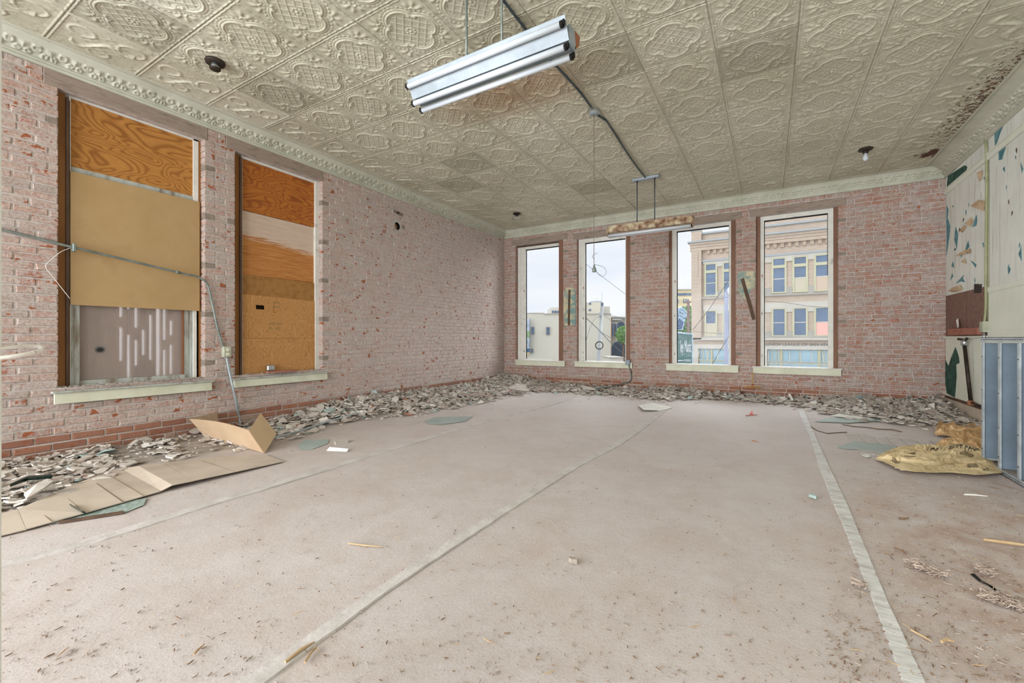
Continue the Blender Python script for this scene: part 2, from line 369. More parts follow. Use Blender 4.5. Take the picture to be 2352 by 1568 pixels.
REDW = simple('red_brown_timber', [(.3, '8c5746'), (.6, 'ab7260'), (.8, '9a6453')], 6, 5, .8, stretch=(1, 1, 6), bump=.2)
SHELFB = simple('blue_grey_enamel', [(.35, '63707c'), (.6, '73828f'), (.8, '7b8793')], 2.5, 6, .5, bump=.05)
SHELFE = simple('galvanized_edge', [(.3, '9aa2a6'), (.7, 'bfc6ca')], 10, 4, .4, .3)
NEWS = simple('yellowed_newspaper', [(.3, 'b89f76'), (.5, 'd0b98e'), (.75, 'e0cda6')], 5, 6, .9, bump=.25, bscale=30)
NEWS2 = simple('brown_kraft_paper', [(.3, 'b98f60'), (.5, 'd0ab7c'), (.75, 'e0c49c')], 4, 6, .9, bump=.25, bscale=24)
INK = simple('printing_ink', '40382c', rough=.9)
STRAW = simple('wood_splinter', [(.3, 'a78a66'), (.7, 'c4aa86')], 12, 4, .9)
STRAWD = simple('dark_wood_splinter', [(.3, '6d5443'), (.7, '8d7159')], 12, 4, .9)
FLUFF = simple('fibre_insulation', [(.3, '9d8a7a'), (.6, 'bba99a'), (.8, 'c9bba0')], 30, 6, 1, bump=1, bscale=80)
SHEETG = simple('grey_green_sheet', [(.3, '95a19b'), (.7, 'a9b3ad')], 6, 5, .7, bump=.1)
GREENG = simple('green_glass_edge', '0b2019', rough=.15, spec=.6)
def glass(name, tint=(1, 1, 1), rgh=0.0, dust=.02):
    m = bpy.data.materials.new(name); m.use_nodes = True; t = m.node_tree; t.nodes.clear()
    o = t.nodes.new('ShaderNodeOutputMaterial'); tr = t.nodes.new('ShaderNodeBsdfTransparent'); tr.inputs[0].default_value = tint+(1,)
    g = t.nodes.new('ShaderNodeBsdfGlossy'); g.inputs['Roughness'].default_value = rgh; d = t.nodes.new('ShaderNodeBsdfDiffuse'); d.inputs[0].default_value = (.85, .87, .9, 1)
    fr = t.nodes.new('ShaderNodeFresnel'); fr.inputs[0].default_value = 1.15; m1 = t.nodes.new('ShaderNodeMixShader'); m2 = t.nodes.new('ShaderNodeMixShader'); m2.inputs[0].default_value = dust
    t.links.new(fr.outputs[0], m1.inputs[0]); t.links.new(tr.outputs[0], m1.inputs[1]); t.links.new(g.outputs[0], m1.inputs[2])
    t.links.new(m1.outputs[0], m2.inputs[1]); t.links.new(d.outputs[0], m2.inputs[2]); t.links.new(m2.outputs[0], o.inputs[0]); return m
GLASS = glass('window_glass'); BULBG = glass('clear_bulb_glass', (.9, .88, .86), .05, .1)
def poly_mat():
    m = Mt('cloudy_plastic_sheet', .3, 0, .5); t = m.t
    y = m.sep()[1]; rib = m.math('SINE', m.math('MULTIPLY', y, 420))
    c = m.ramp(m.noise(3, 5, .7, m.map((1, 4, .6))), [(.3, 'a39a95'), (.7, 'bab2ad')]); m.col(c)
    m.bump(rib, .3, .002)
    bl = onx(230, 803, XL-.135); blot = m.math('MULTIPLY', m.blob((bl.x, bl.y, bl.z), (.2, .035, .028), 1.2), 1.0, True)
    m.col(m.mix(blot, c, '15110f'))
    tl = t.nodes.new('ShaderNodeBsdfTranslucent'); tl.inputs[0].default_value = (.95, .90, .87, 1); tr = t.nodes.new('ShaderNodeBsdfTransparent'); tr.inputs[0].default_value = (1, .95, .92, 1)
    m0 = t.nodes.new('ShaderNodeMixShader'); m0.inputs[0].default_value = .75; t.links.new(tl.outputs[0], m0.inputs[1]); t.links.new(tr.outputs[0], m0.inputs[2])
    ms = t.nodes.new('ShaderNodeMixShader'); t.links.new(m.math('MULTIPLY', m.math('SUBTRACT', 1.0, blot), .72), ms.inputs[0]); o = [n for n in t.nodes if n.type == 'OUTPUT_MATERIAL'][0]
    t.links.new(m.b.outputs[0], ms.inputs[1]); t.links.new(m0.outputs[0], ms.inputs[2]); t.links.new(ms.outputs[0], o.inputs[0]); return m.m
POLY = poly_mat()

# ---------------------------------------------------------------- openings, measured once in wall coordinates
def avg(*a): return sum(a)/len(a)
LW = []   # left wall windows: u0,u1,v0,v1
for (pl, pr, tl, tr, sl, sr) in ((134, 470, 205, 318, 890, 868), (540, 740, 347, 415, 862, 849)):
    a0, a1 = onx(pl, tl, XL), onx(pr, tr, XL); b0, b1 = onx(pl, sl, XL), onx(pr, sr, XL)
    LW.append((a0.y, a1.y, avg(b0.z, b1.z), avg(a0.z, a1.z)))
BW = []   # back wall windows
for (pl, pr, tl, tr, sl, sr) in ((1184, 1293, 562, 552, 826, 829), (1325, 1447, 548, 535, 829, 833), (1536.5, 1689.5, 523.5, 502.5, 836, 839), (1736.5, 1925, 498, 472, 841.5, 847)):
    a0, a1 = ony(pl, tl, YB), ony(pr, tr, YB); b0, b1 = ony(pl, sl, YB), ony(pr, sr, YB)
    BW.append((a0.x, a1.x, avg(b0.z, b1.z), avg(a0.z, a1.z)))
LOUT = [(a-.14, b+.14, d, d+.17) for a, b, c, d in LW]
LOUT[0] = (onx(99, 180, XL).y, LW[0][1]+.03, LW[0][3], LW[0][3]+.17); LOUT[1] = (onx(519, 325, XL).y, onx(742, 420, XL).y, LW[1][3], LW[1][3]+.17)
BOUT = [(a-.10, b+.10, d, d+.135) for a, b, c, d in BW]

# ---------------------------------------------------------------- walls with bricks
def wall_body(name, M, u0, u1, v0, v1, holes, front, back, mat):
    us = sorted({u0, u1, *[h[0]-.008 for h in holes], *[h[1]+.008 for h in holes]}); vs = sorted({v0, v1, *[h[2] for h in holes], *[h[3] for h in holes]})
    mb = MB()
    for a, b in zip(us, us[1:]):
        for c, d in zip(vs, vs[1:]):
            mu, mv = (a+b)/2, (c+d)/2
            if any(h[0]-.008 < mu < h[1]+.008 and h[2] < mv < h[3] for h in holes): continue
            mb.box(M, a, b, c, d, front, back)
    o = mb.build(name, mat); o['kind'] = 'structure'; return o
CO = .0685; JT = .011
def brick_layout(u0, u1, vtop, holes, lints, rng):
    out = []; nrow = int(vtop/CO)+1
    for r in range(nrow):
        z0 = r*CO; z1 = z0+CO-JT
        if z0 > vtop: break
        hdr = (r % 7 == 0); L = .104 if hdr else .212
        # stretches of this course clear of openings and lintels
        cuts = [(h[0], h[1], 0) for h in holes if h[2] < z1-.01 and h[3] > z0+.02] + [(h[0], h[1], 1) for h in lints if h[2] < z1-.01 and h[3] > z0+.012]
        segs = [(u0, u1)]
        for a, b, k in cuts:
            ns = []
            for s0, s1 in segs:
                if b <= s0 or a >= s1: ns.append((s0, s1)); continue
                if a > s0: ns.append((s0, a))
                if b < s1: ns.append((b, s1))
            segs = ns
        for s0, s1 in segs:
            u = s0-(0 if s0 > u0 else (L*.5 if r % 2 else 0)); first = True
            if s0 > u0 and r % 2: e = s0+.104; out.append((s0, min(e, s1), z0, z1, r, True)); u = e+JT
            while u < s1-.015:
                l = L*rng.uniform(.93, 1.05); e = u+l
                if s1-e < .06: e = s1
                a = max(u, s0)
                if e > a+.02: out.append((a, min(e, s1), z0, z1, r, (abs(a-s0) < .01 and s0 > u0) or (abs(e-s1) < .01 and s1 < u1)))
                u = e+JT
    return out
def brick_verts(hw, hh, rng, M3):
    j = lambda k: rng.uniform(-k, k); D = .11; bv = .005
    fr = rng.uniform(-.004, .003)
    o = [(-hw+j(.0022), -hh+j(.003)), (hw+j(.0022), -hh+j(.003)), (hw+j(.0022), hh+j(.003)), (-hw+j(.0022), hh+j(.003))]
    V = [(a, b, D) for a, b in o]+[(a, b, bv) for a, b in o]+[(a*(1-bv/hw*rng.uniform(.8, 2)), b*(1-bv/hh*rng.uniform(.6, 1.5)), fr+j(.0015)) for a, b in o]
    return [M3(*p) for p in V]
BF = [(0, 1, 5, 4), (1, 2, 6, 5), (2, 3, 7, 6), (3, 0, 4, 7), (4, 5, 9, 8), (5, 6, 10, 9), (6, 7, 11, 10), (7, 4, 8, 11), (8, 9, 10, 11)]
def lay_bricks(wall, M, D3, bricks, mat, mata, far_label, maxn=300):
    rng = random.Random(5); cand = []
    for b in bricks:
        c = M((b[0]+b[1])/2, (b[2]+b[3])/2, 0); px, py, d = pix(c)
        if d <= .3: continue
        p0 = pix(M(b[0], b[2], 0)); p1 = pix(M(b[1], b[3], 0))
        sz = abs(p1[0]-p0[0])*FP*(b[3]-b[2])/d
        vis = -10 < px < 2360 and -10 < py < 1570
        cand.append((sz if vis else 0, b))
    cand.sort(key=lambda q: -q[0])
    near, far = cand[:maxn], cand[maxn:]
    pool = []
    for i in range(14):
        me = bpy.data.meshes.new('brick'); me.from_pydata(brick_verts(.106, .02875, rng, D3), [], BF); me.materials.append(mat); pool.append(me)
    poolh = []
    for i in range(8):
        me = bpy.data.meshes.new('brick'); me.from_pydata(brick_verts(.05, .02875, rng, D3), [], BF); me.materials.append(mat); poolh.append(me)
    wk = simple('wood_block_tone', 'x') if False else None
    for sz, b in near:
        L = b[1]-b[0]; small = L < .14; me = rng.choice(poolh if small else pool)
        o = bpy.data.objects.new('brick', me); COL.objects.link(o); o.parent = wall
        o.location = M((b[0]+b[1])/2, (b[2]+b[3])/2, 0); k = L/(.100 if small else .212)
        o.scale = (1, k, 1) if D3(1, 0, 0)[1] else (k, 1, 1)
        if b[5] and b[4] % 8 == 3 and L < .125:
            o.material_slots[0].link = 'OBJECT'; o.material_slots[0].material = WOODB; o.name = 'nailing_block'
    V = []; Fc = []; rn = []; mi = []
    for sz, b in far:
        n = len(V); uc, vc = (b[0]+b[1])/2, (b[2]+b[3])/2; c = Vector(M(uc, vc, 0))
        V += [tuple(Vector(p)+c) for p in brick_verts((b[1]-b[0])/2, (b[3]-b[2])/2, rng, D3)]
        Fc += [tuple(n+i for i in q) for q in BF]; rn += [rng.random()]*12; mi += [1 if (b[5] and b[4] % 8 == 3 and b[1]-b[0] < .125) else 0]*9
    me = bpy.data.meshes.new('distant_bricks'); me.from_pydata(V, [], Fc); me.materials.append(mata); me.materials.append(WOODB)
    me.polygons.foreach_set('material_index', mi); at = me.attributes.new('rnd', 'FLOAT', 'POINT'); at.data.foreach_set('value', rn)
    o = bpy.data.objects.new('distant_bricks', me); COL.objects.link(o); o.parent = wall; o['kind'] = 'stuff'; o['label'] = far_label
# holes in the brickwork that are not windows
VENT = onx(913, 519, XL); SOCK = onx(912, 489, XL)
vent_hole = (VENT.y-.07, VENT.y+.07, VENT.z-.075, VENT.z+.075)
wl = wall_body('wall_left', ML, -1.6, YB+.36, -.05, 3.62, LW+[vent_hole], .006, .36, MORT)
wb = wall_body('wall_back', MBk, XL-.36, XR+.30, -.05, 3.62, BW, .006, .36, MORT)
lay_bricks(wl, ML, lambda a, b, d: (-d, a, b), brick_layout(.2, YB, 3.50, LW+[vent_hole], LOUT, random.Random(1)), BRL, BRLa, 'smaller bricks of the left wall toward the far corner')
lay_bricks(wb, MBk, lambda a, b, d: (a, d, b), brick_layout(XL, XR, 3.50, BW, BOUT, random.Random(2)), BRB, BRBa, 'smaller bricks of the window wall')
for M, arr, wal in ((ML, LOUT, wl), (MBk, BOUT, wb)):
    for (a, b, c, d) in arr:
        MB().box(M, a, b, c+.002, d, -.004, .2).build('lintel', LINT, wal, bevel=.006)

# ---------------------------------------------------------------- windows
def left_window(i, bs):
    u0, u1, v0, v1 = LW[i]; g = 0.08
    P = lambda px, py, dep=g: (lambda q: (q.y, q.z))(onx(px, py, XL-dep))
    o = MB().box(ML, u0-.006, u1+.006, v0-.02, v1+.03, .20, .22).build('window_%d' % (i+1), BLACK) if i else None
    return u0, u1, v0, v1, P
def win_root(n, label):
    o = bpy.data.objects.new('window_%d' % n, None); COL.objects.link(o); o['kind'] = 'structure'; o['label'] = label; return o
def quad(M, pts, d0, d1, name, mat, parent, label=None):
    o = MB().prism(pts, M, d0, d1).build(name, mat, parent)
    if label: o['label'] = label
    return o
# window 1 (large, nearest)
W1 = win_root(1, 'tall boarded window nearest the camera on the left wall, cloudy plastic sheet at its foot'); W1.location = (XL-.1, LW[0][0], LW[0][2])
def LP(px, py, dep): q = onx(px, py, XL-dep); return (q.y, q.z)
u0, u1, v0, v1 = LW[0]
def rect_from(pxl, pxr, dep): return LP(pxl, 500, dep)[0], LP(pxr, 500, dep)[0]
ja, jb = rect_from(134, 150, .08); jc, jd = rect_from(150, 160, .08); je, jf = rect_from(456, 461, .08)
ztop = avg(LP(160, 226, .08)[1], LP(455, 322, .08)[1])
MB().box(ML, u0-.003, jb, v0-.02, v1, .08, .12).build('jamb_board', BROWN, W1)
MB().box(ML, jb, jb+(jd-jb)*.6, v0, v1-.03, .055, .12).box(ML, jb+(jd-jb)*.6, jd, v0, v1-.05, .07, .12).build('inner_moulding', DBROWN, W1)
MB().box(ML, je-.012, u1+.003, v0-.02, v1, .088, .12).build('jamb_board', BROWN, W1)
MB().box(ML, jd-.006, jd+.006, v0, ztop+.03, .075, .12).box(ML, LP(445, 400, .08)[0], je, v0, ztop+.03, .085, .14).box(ML, jd, je, ztop-.002, ztop+.03, .085, .12).build('window_frame', WHITE, W1)
MB().box(ML, u0, u1, ztop+.03, v1+.02, .10, .15).build('head_board', DBROWN, W1)
zb1 = avg(LP(162, 386, .13)[1], LP(445, 452, .13)[1])
MB().box(ML, jd, LP(446, 400, .1)[0], zb1-.1, ztop+.01, .105, .125).build('plywood_sheet', PLY1, W1)['label'] = 'amber plywood panel with wavy grain'
zh1 = avg(LP(162, 402, .07)[1], LP(455, 456, .07)[1]); zh0 = avg(LP(162, 703, .07)[1], LP(458, 711, .07)[1])
MB().box(ML, jd, LP(446, 400, .1)[0], zh1-.12, zb1, .095, .12).build('sash_rail', GREYP, W1)
MB().box(ML, jd+.002, LP(458, 600, .07)[0], zh0, zh1, .066, .075).build('hardboard_sheet', HARD, W1)['label'] = 'tan hardboard panel'
ps, pe = LP(181, 800, .12)[0], LP(422, 800, .12)[0]
MB().box(ML, jd, jd+(ps-jd)*.4, v0, zh0+.1, .09, .13).box(ML, jd+(ps-jd)*.45, ps, v0, zh0+.1, .10, .14).build('sash_stile', GREYP, W1)
MB().box(ML, pe, pe+.05, v0, zh0+.1, .12, .15).box(ML, pe+.055, pe+.105, v0, zh0+.1, .10, .14).box(ML, pe+.11, je, v0, zh0+.1, .085, .14).build('sash_stile', GREYP, W1)
MB().box(ML, pe-.012, pe, v0, zh0+.1, .115, .15).build('sash_bead', simple('red_brown_bead', '86563b'), W1)
MB().box(ML, ps-.01, pe+.01, v0+.03, zh0+.05, .135, .14).build('plastic_sheet', POLY, W1)['label'] = 'cloudy ribbed plastic sheet with daylight behind'
MB().box(ML, ps-.01, pe+.01, v0-.01, v0+.045, .11, .15).build('bottom_rail', GREYP, W1)
# boards nailed outside it, with gaps the daylight leaks through
rg = random.Random(3); mb = MB(); n = 14; ww = (pe-ps)/n; H0, H1 = v0-.1, zh0+.2
leak = {5: ((.30, .62), (.72, 1)), 6: ((.12, .55), (.80, 1)), 7: ((.25, .5), (.62, .95)), 8: ((.35, .6),), 9: ((.3, .75),), 10: ((.05, 1.0),), 11: ((.12, .4), (.5, .85)), 12: ((.15, .45), (.55, .7))}
for k in range(n):
    a = ps+k*ww; w_ = .030 if k == 10 else .022
    mb.box(ML, a+(w_ if k in leak else .0), a+ww, H0, H1, .146, .16)
    if k in leak:
        z = H0
        for (f0, f1) in leak[k]:
            mb.box(ML, a-.001, a+w_+.001, z, H0+(H1-H0)*f0, .147, .159); z = H0+(H1-H0)*f1
        mb.box(ML, a-.001, a+w_+.001, z, H1+.01, .147, .159)
mb.build('outer_slats', simple('grey_outer_board', [(.3, 'a79a92'), (.7, 'c2b6ae')], 5, 4, .9, stretch=(1, 1, .2)), W1)
# window 2
W2 = win_root(2, 'narrower boarded window on the left wall, covered by four sheets of plywood'); W2.location = (XL-.1, LW[1][0], LW[1][2])
u0, u1, v0, v1 = LW[1]
jb = LP(549, 500, .08)[0]; jd = LP(556, 500, .08)[0]; ka = LP(723, 500, .09)[0]; kb = LP(733, 500, .08)[0]
ztop = avg(LP(556, 361, .08)[1], LP(730, 422, .08)[1])
MB().box(ML, u0-.003, jb, v0-.02, v1, .08, .12).build('jamb_board', BROWN, W2)
MB().box(ML, jb, jb+(jd-jb)*.7, v0, v1-.03, .055, .12).build('inner_moulding', DBROWN, W2)
MB().box(ML, kb, u1+.003, v0-.02, v1, .09, .12).build('jamb_board', DBROWN, W2)
MB().box(ML, jb+(jd-jb)*.7, jd, v0, ztop+.03, .07, .12).box(ML, ka, kb, v0, ztop+.03, .075, .14).box(ML, jd, ka, ztop-.004, ztop+.03, .085, .12).build('window_frame', WHITE, W2)
MB().box(ML, u0, u1, ztop+.03, v1+.02, .10, .15).build('head_board', DBROWN, W2)
def LZ(p, q, dep=.1): return avg(LP(556, p, dep)[1], LP(723, q, dep)[1])
z1, z2, z3, z4 = LZ(483, 520), LZ(638, 641), LZ(675, 690), LZ(776, 777)
MB().box(ML, jd, ka, z1, ztop, .105, .125).build('plywood_sheet', PLY2, W2)['label'] = 'orange plywood panel at the head of the window'
MB().box(ML, jd, ka, z2, z1-.004, .115, .13).build('plywood_sheet', PLYW, W2)['label'] = 'half bleached plywood panel'
MB().prism([(jd, z3-.02), (ka, z3-.05), (ka, z2-.006), (jd, z2-.002)], ML, .10, .112).build('board_strip', HARDD, W2)['label'] = 'brown particleboard strip'
pz = LP(587, 700, .1); pw = LP(607, 711, .1)
mb = MB(); zt0, zt1 = LP(558, 675, .1)[1], LP(724, 692, .1)[1]; zt = min(zt0, zt1)-.01
for (a, b, c, d) in ((jd, pz[0], z4, zt), (pw[0], ka, z4, zt), (pz[0], pw[0], z4, pw[1]), (pz[0], pw[0], pz[1], zt)): mb.box(ML, a, b, c, d, .09, .105)
mb.prism([(jd, zt), (ka, zt), (ka, zt1), (jd, zt0)], ML, .09, .105)
mb.build('plywood_sheet', PLY3, W2)['label'] = 'tan plywood panel with a slot cut in it'
MB().box(ML, jd, ka, v0-.01, z4-.003, .088, .105).build('plywood_sheet', PLY3, W2)['label'] = 'tan plywood panel at the foot of the window'
MB().box(ML, u0-.02, u1+.02, v0-.05, v1+.05, .2, .22).build('outer_boarding', DBROWN, W2)
def grade_stamp(par, y, z, lines, size):
    for k, s in enumerate(lines):
        o, _w = text_mesh('grade_stamp', s, size, STAMP); o.parent = par
        o.location = Vector((XL-.0895, y, z-k*size*1.2))-wloc(par); o.rotation_euler = (math.pi/2, 0, math.pi/2)
STAMP = simple('green_ink_stamp', '6f6a45', rough=.9)
q = LP(617, 746, .09); grade_stamp(W2, q[0], q[1], ['A-D EXT', 'PS 1-83'], .05)
q = LP(628, 697, .09); grade_stamp(W2, q[0], q[1], ['MILL', '0042'], .045)
# sills of the left wall
def sill(M, pl, pr, ptl, ptr, pbl, pbr, on, u, parent, dep=-.045):
    p = [on(pl, ptl, dep), on(pr, ptr, dep), on(pl, pbl, dep), on(pr, pbr, dep)]
    a, b = avg(p[0][0], p[2][0]), avg(p[1][0], p[3][0]); t = avg(p[0][1], p[1][1]); c = avg(p[2][1], p[3][1])
    MB().box(M, a, b, c, t-.012, dep, dep+.022).build('sill_apron', CREAM, parent, bevel=.002)
    MB().box(M, a-.015, b+.015, t-.014, t+.004, dep-.022, .06).build('sill', GREYP if M is ML else WHITE, parent, bevel=.003)
    return a, b, t
LS = lambda px, py, dep: LP(px, py, dep)
sill(ML, 125, 487, 897, 876, 930, 895, LS, 0, W1); sill(ML, 538, 752, 869, 854, 890, 871, LS, 0, W2)
# back wall windows
def BP(px, py, dep): q = ony(px, py, YB+dep); return (q.x, q.z)
#        brownL      whiteL        glassL  glassR  whiteR  brownR  topGlassL topGlassR frameTopL frameTopR botGlass  sill
specs = [((1184, 1189), (1190, 1206), 1207, 1284.7, 1286.5, 1293, 571, 566, 566.5, 561, 824.5, (1183.7, 1296.9, 825, 830, 837.4, 842.2)),
         ((1325, 1329), (1329.6, 1343), 1343.7, 1436.5, 1438.8, 1446.5, 557, 547.5, 550, 538, 829.5, (1319.8, 1451.7, 829.5, 833, 840.7, 847)),
         ((1538, 1543.5), (1544, 1553.6), 1554.2, 1674.5, 1679.3, 1689.3, 531, 516.5, 524, 508, 835.5, (1529.7, 1695.9, 835.5, 838.9, 850.8, 855.4)),
         ((1737, 1746), (1746.4, 1754), 1754.8, 1902, 1913.8, 1924.6, 505.8, 489.6, 498.2, 478.3, 842, (1729.6, 1932.2, 841.6, 847, 856.9, 863.9))]
wlab = ['first window of the far wall from the left corner, cream building outside', 'second window of the far wall, utility pole outside', 'third window of the far wall, street lamp outside', 'largest window of the far wall, nearest the right wall']
for i, (bl, wlx, gl, gr, wr, br, tl, tr, fl, fr, bt, sl) in enumerate(specs):
    u0, u1, v0, v1 = BW[i]; g = .10
    W = win_root(i+3, wlab[i]); W.location = (u0, YB+.1, v0)
    X = lambda px, dep=g: BP(px, 700, dep)[0]
    xb, xw0, xg0, xg1, xw1, xb1 = X(bl[1]), X(wlx[0]), X(gl), X(gr), X(wr), X(br)
    zg = avg(BP(gl, tl, g)[1], BP(gr, tr, g)[1]); zf = avg(BP(wlx[0], fl, g)[1], BP(wr, fr, g)[1]); zb = BP((gl+gr)/2, bt, g)[1]
    MB().box(MBk, u0-.004, xw0, v0-.02, v1, .07, .12).build('jamb_board', BROWNB, W)
    MB().box(MBk, xw1, u1+.004, v0-.02, v1, .07 if i else .03, .12).build('jamb_board', BROWNB, W)
    MB().box(MBk, u0, u1, zf, v1+.02, .11, .16).build('head_board', DBROWN, W)
    mb = MB(); k = xg0-xw0
    mb.box(MBk, xw0, xw0+k*.38, zb-.05, zf, .088, .13).box(MBk, xw0+k*.38, xw0+k*.62, zb-.05, zf-.015, .10, .13).box(MBk, xw0+k*.62, xg0, zb-.05, zf-.03, .094, .13)
    k = max(xw1-xg1, .012)
    mb.box(MBk, xg1, xg1+k*.5, zb-.05, zf-.03, .094, .13).box(MBk, xg1+k*.5, xw1, zb-.05, zf, .088, .13)
    hh = zf-zg
    mb.box(MBk, xw0, xw1, zf-hh*.45, zf, .087, .13).box(MBk, xg0, xg1, zg, zf-hh*.45, .096, .13).box(MBk, xg0, xg1, v0-.02, zb, .09, .14)
    mb.build('window_frame', WHITE, W)
    mb = MB(); mb.box(MBk, xg0, xg0+.012, zb, zg, .13, .15).box(MBk, xg0, xg1, zg-.018, zg, .13, .15).box(MBk, xg1-.006, xg1, zb+(zg-zb)*.35 if i == 0 else zg-(zg-zb)*.4, zg, .13, .15)
    mb.build('glazing_bead', BLACK, W)
    MB().box(MBk, xg0, xg1, zb, zg, .15, .153).build('window_pane', GLASS, W)
    zz = zb+(zg-zb)*.62
    for (sx, sz) in ((xg0-.03, zz), (xg0-.035, zb+(zg-zb)*.07), (xg0-.035, zb+(zg-zb)*.36)):
        MB().box(MBk, sx-.005, sx+.008, sz-.022, sz+.022, .078, .095).build('sash_catch', GREYP if sz != zz else RUSTE, W)
    sill(MBk, sl[0], sl[1], sl[2], sl[3], sl[4], sl[5], BP, 0, W)
# ---------------------------------------------------------------- right wall
wr_ = MB().box(MR, -1.6, YB+.3, -.05, 3.62, 0, .2).build('wall_right', WPAINT); wr_['kind'] = 'structure'
def RP(px, py, dep=0): q = onx(px, py, XR+dep); return (q.y, q.z)
def rpoly(pts, name, mat, d0=-.004, d1=0.002, label=None):
    o = MB().prism([RP(a, b, 0) for a, b in pts], MR, d0, d1).build(name, mat, wr_)
    if label: o['label'] = label
    return o
def rz(p): return RP(*p)[1]
YC = RP(2270, 500)[0]            # where the upright conduit runs
rail_z = avg(rz((2171, 446)), rz((2352, 292)))
MB().box(MR, -1.6, YB, rail_z-.035, rail_z+.03, -.022, 0).box(MR, -1.6, YB, rail_z+.03, rail_z+.045, -.034, 0).build('picture_rail', WPAINT2, wr_, bevel=.004)
zp1 = avg(rz((2172, 680)), rz((2266, 657))); zp0 = rz((2172, 772))
MB().box(MR, YC+.02, YB-.005, zp0, zp1, -.003, .004).build('pegboard', PEG, wr_)['label'] = 'dark brown board behind the timber shelf'
MB().box(MR, YC+.02+.62, YC+.02+.63, zp0, zp1, -.005, .004).build('board_joint', DBROWN, wr_)
MB().box(MR, YC+.01, YB-.005, zp0-.03, zp0, -.03, .004).build('ledge', WPAINT2, wr_, bevel=.003)
zs = rz((2352, 648)); MB().box(MR, -1.6, YC-.03, zs-.03, zs+.03, -.018, .004).build('batten', WPAINT2, wr_, bevel=.003)
zt_ = rz((2352, 765)); MB().box(MR, -1.6, YC-.03, zt_-.06, zt_+.05, -.016, .004).build('batten', WPAINT2, wr_, bevel=.003)
MB().box(MR, -1.6, YC-.03, zt_+.05, zs-.03, -.007, .004).build('wall_board', WPAINT2, wr_)
MB().box(MR, -1.6, YB-.005, .18, zp0-.03, -.006, .004).build('wall_board', WPAINT2, wr_)
yj = RP(2237, 850)[0]; MB().box(MR, yj-.004, yj+.004, .2, zp0-.05, -.008, .004).build('board_joint', GREYP, wr_)
bb = MB().box(MR, -1.6, YB-.02, -.01, .19, -.03, .0).build('baseboard_right', simple('dusty_baseboard', [(.3, 'b3a595'), (.7, 'cbbdaa')], 5, 5, .8)); bb['kind'] = 'structure'
MB().box(MR, -1.6, YB-.02, .19, .225, -.02, .0).build('wall_gap', DBROWN, wr_)
for pts, nm, mt in (
    ([(2177, 404), (2216, 379), (2222, 383), (2219, 393), (2214, 398), (2174, 438)], 'bare_patch', DGREEN),
    ([(2284, 302), (2308, 281), (2297, 308), (2286, 340)], 'bare_patch', TEAL), ([(2294, 344), (2311, 337), (2306, 352), (2302, 366), (2294, 368)], 'bare_patch', TEAL),
    ([(2233, 522), (2243, 492), (2245, 505), (2243, 518)], 'bare_patch', TEAL), ([(2216, 576), (2224, 552), (2227, 567)], 'bare_patch', TEAL),
    ([(2192, 551), (2195, 519), (2201, 538), (2198, 573)], 'bare_patch', TEAL), ([(2174, 470), (2179, 480), (2177, 500), (2183, 519), (2181, 544), (2174, 590)], 'bare_patch', TEAL),
    ([(2195, 651), (2214, 631), (2212, 640), (2217, 648), (2208, 646)], 'bare_patch', TEAL), ([(2229, 597), (2243, 607), (2241, 615)], 'bare_patch', TEAL),
    ([(2343, 574), (2346, 562), (2347, 600), (2339, 583)], 'bare_patch', TEAL), ([(2344, 372), (2351, 388), (2347, 398)], 'bare_patch', TEAL),
    ([(2182, 645), (2187, 627), (2190, 634)], 'bare_patch', TEAL), ([(2303, 388), (2308, 381), (2309, 396)], 'bare_patch', TEAL),
    ([(2185, 610), (2190, 600), (2192, 615)], 'bare_patch', TEAL), ([(2315, 612), (2318, 606), (2319, 625), (2316, 630)], 'bare_patch', TEAL), ([(2330, 660), (2333, 656), (2336, 672)], 'bare_patch', TEAL),
    ([(2172, 824), (2176, 832), (2180, 840), (2186, 822), (2196, 797), (2200, 806), (2204, 820), (2205.5, 833), (2198, 837), (2199, 864), (2197, 890), (2195, 913), (2176, 903), (2173, 880)], 'bare_patch', DGREEN)):
    rpoly(pts, nm, mt, -.0085 if mt is DGREEN and pts[0][1] > 700 else -.0015, .002)
rgp = random.Random(77)
for k in range(26):
    px, py = rgp.uniform(2180, 2345), rgp.uniform(320, 640)
    if abs(px-2270) < 8 or (py > 640 and px < 2266) or py < 560-.96*(px-2060)*.9: continue
    w_, h_ = rgp.uniform(1, 2.6), rgp.uniform(5, 15); t = rgp.uniform(-2, 2)
    rpoly([(px, py), (px+w_, py+h_*.35), (px+t, py+h_), (px-w_*.7, py+h_*.5)], 'bare_patch', TEAL if rgp.random() < .7 else DBROWN, -.0015, .002)
def flake(pts, lift, mat):
    P = [Vector((XR, *RP(a, b))) for a, b in pts]; n = len(P); mb = MB(); mb.v = []
    for k, p in enumerate(P): mb.v.append((XR-.003-(lift if k == 0 else lift*.25*(k % 2)), p.y, p.z))
    for k, p in enumerate(P): mb.v.append((XR-.001-(lift if k == 0 else lift*.25*(k % 2)), p.y, p.z))
    mb.face(*range(n)); mb.face(*range(2*n-1, n-1, -1))
    for i in range(n): mb.face(i, n+i, n+(i+1) % n, (i+1) % n)
    mb.mi = [0]*len(mb.f); mb.build('paint_flake', mat, wr_)
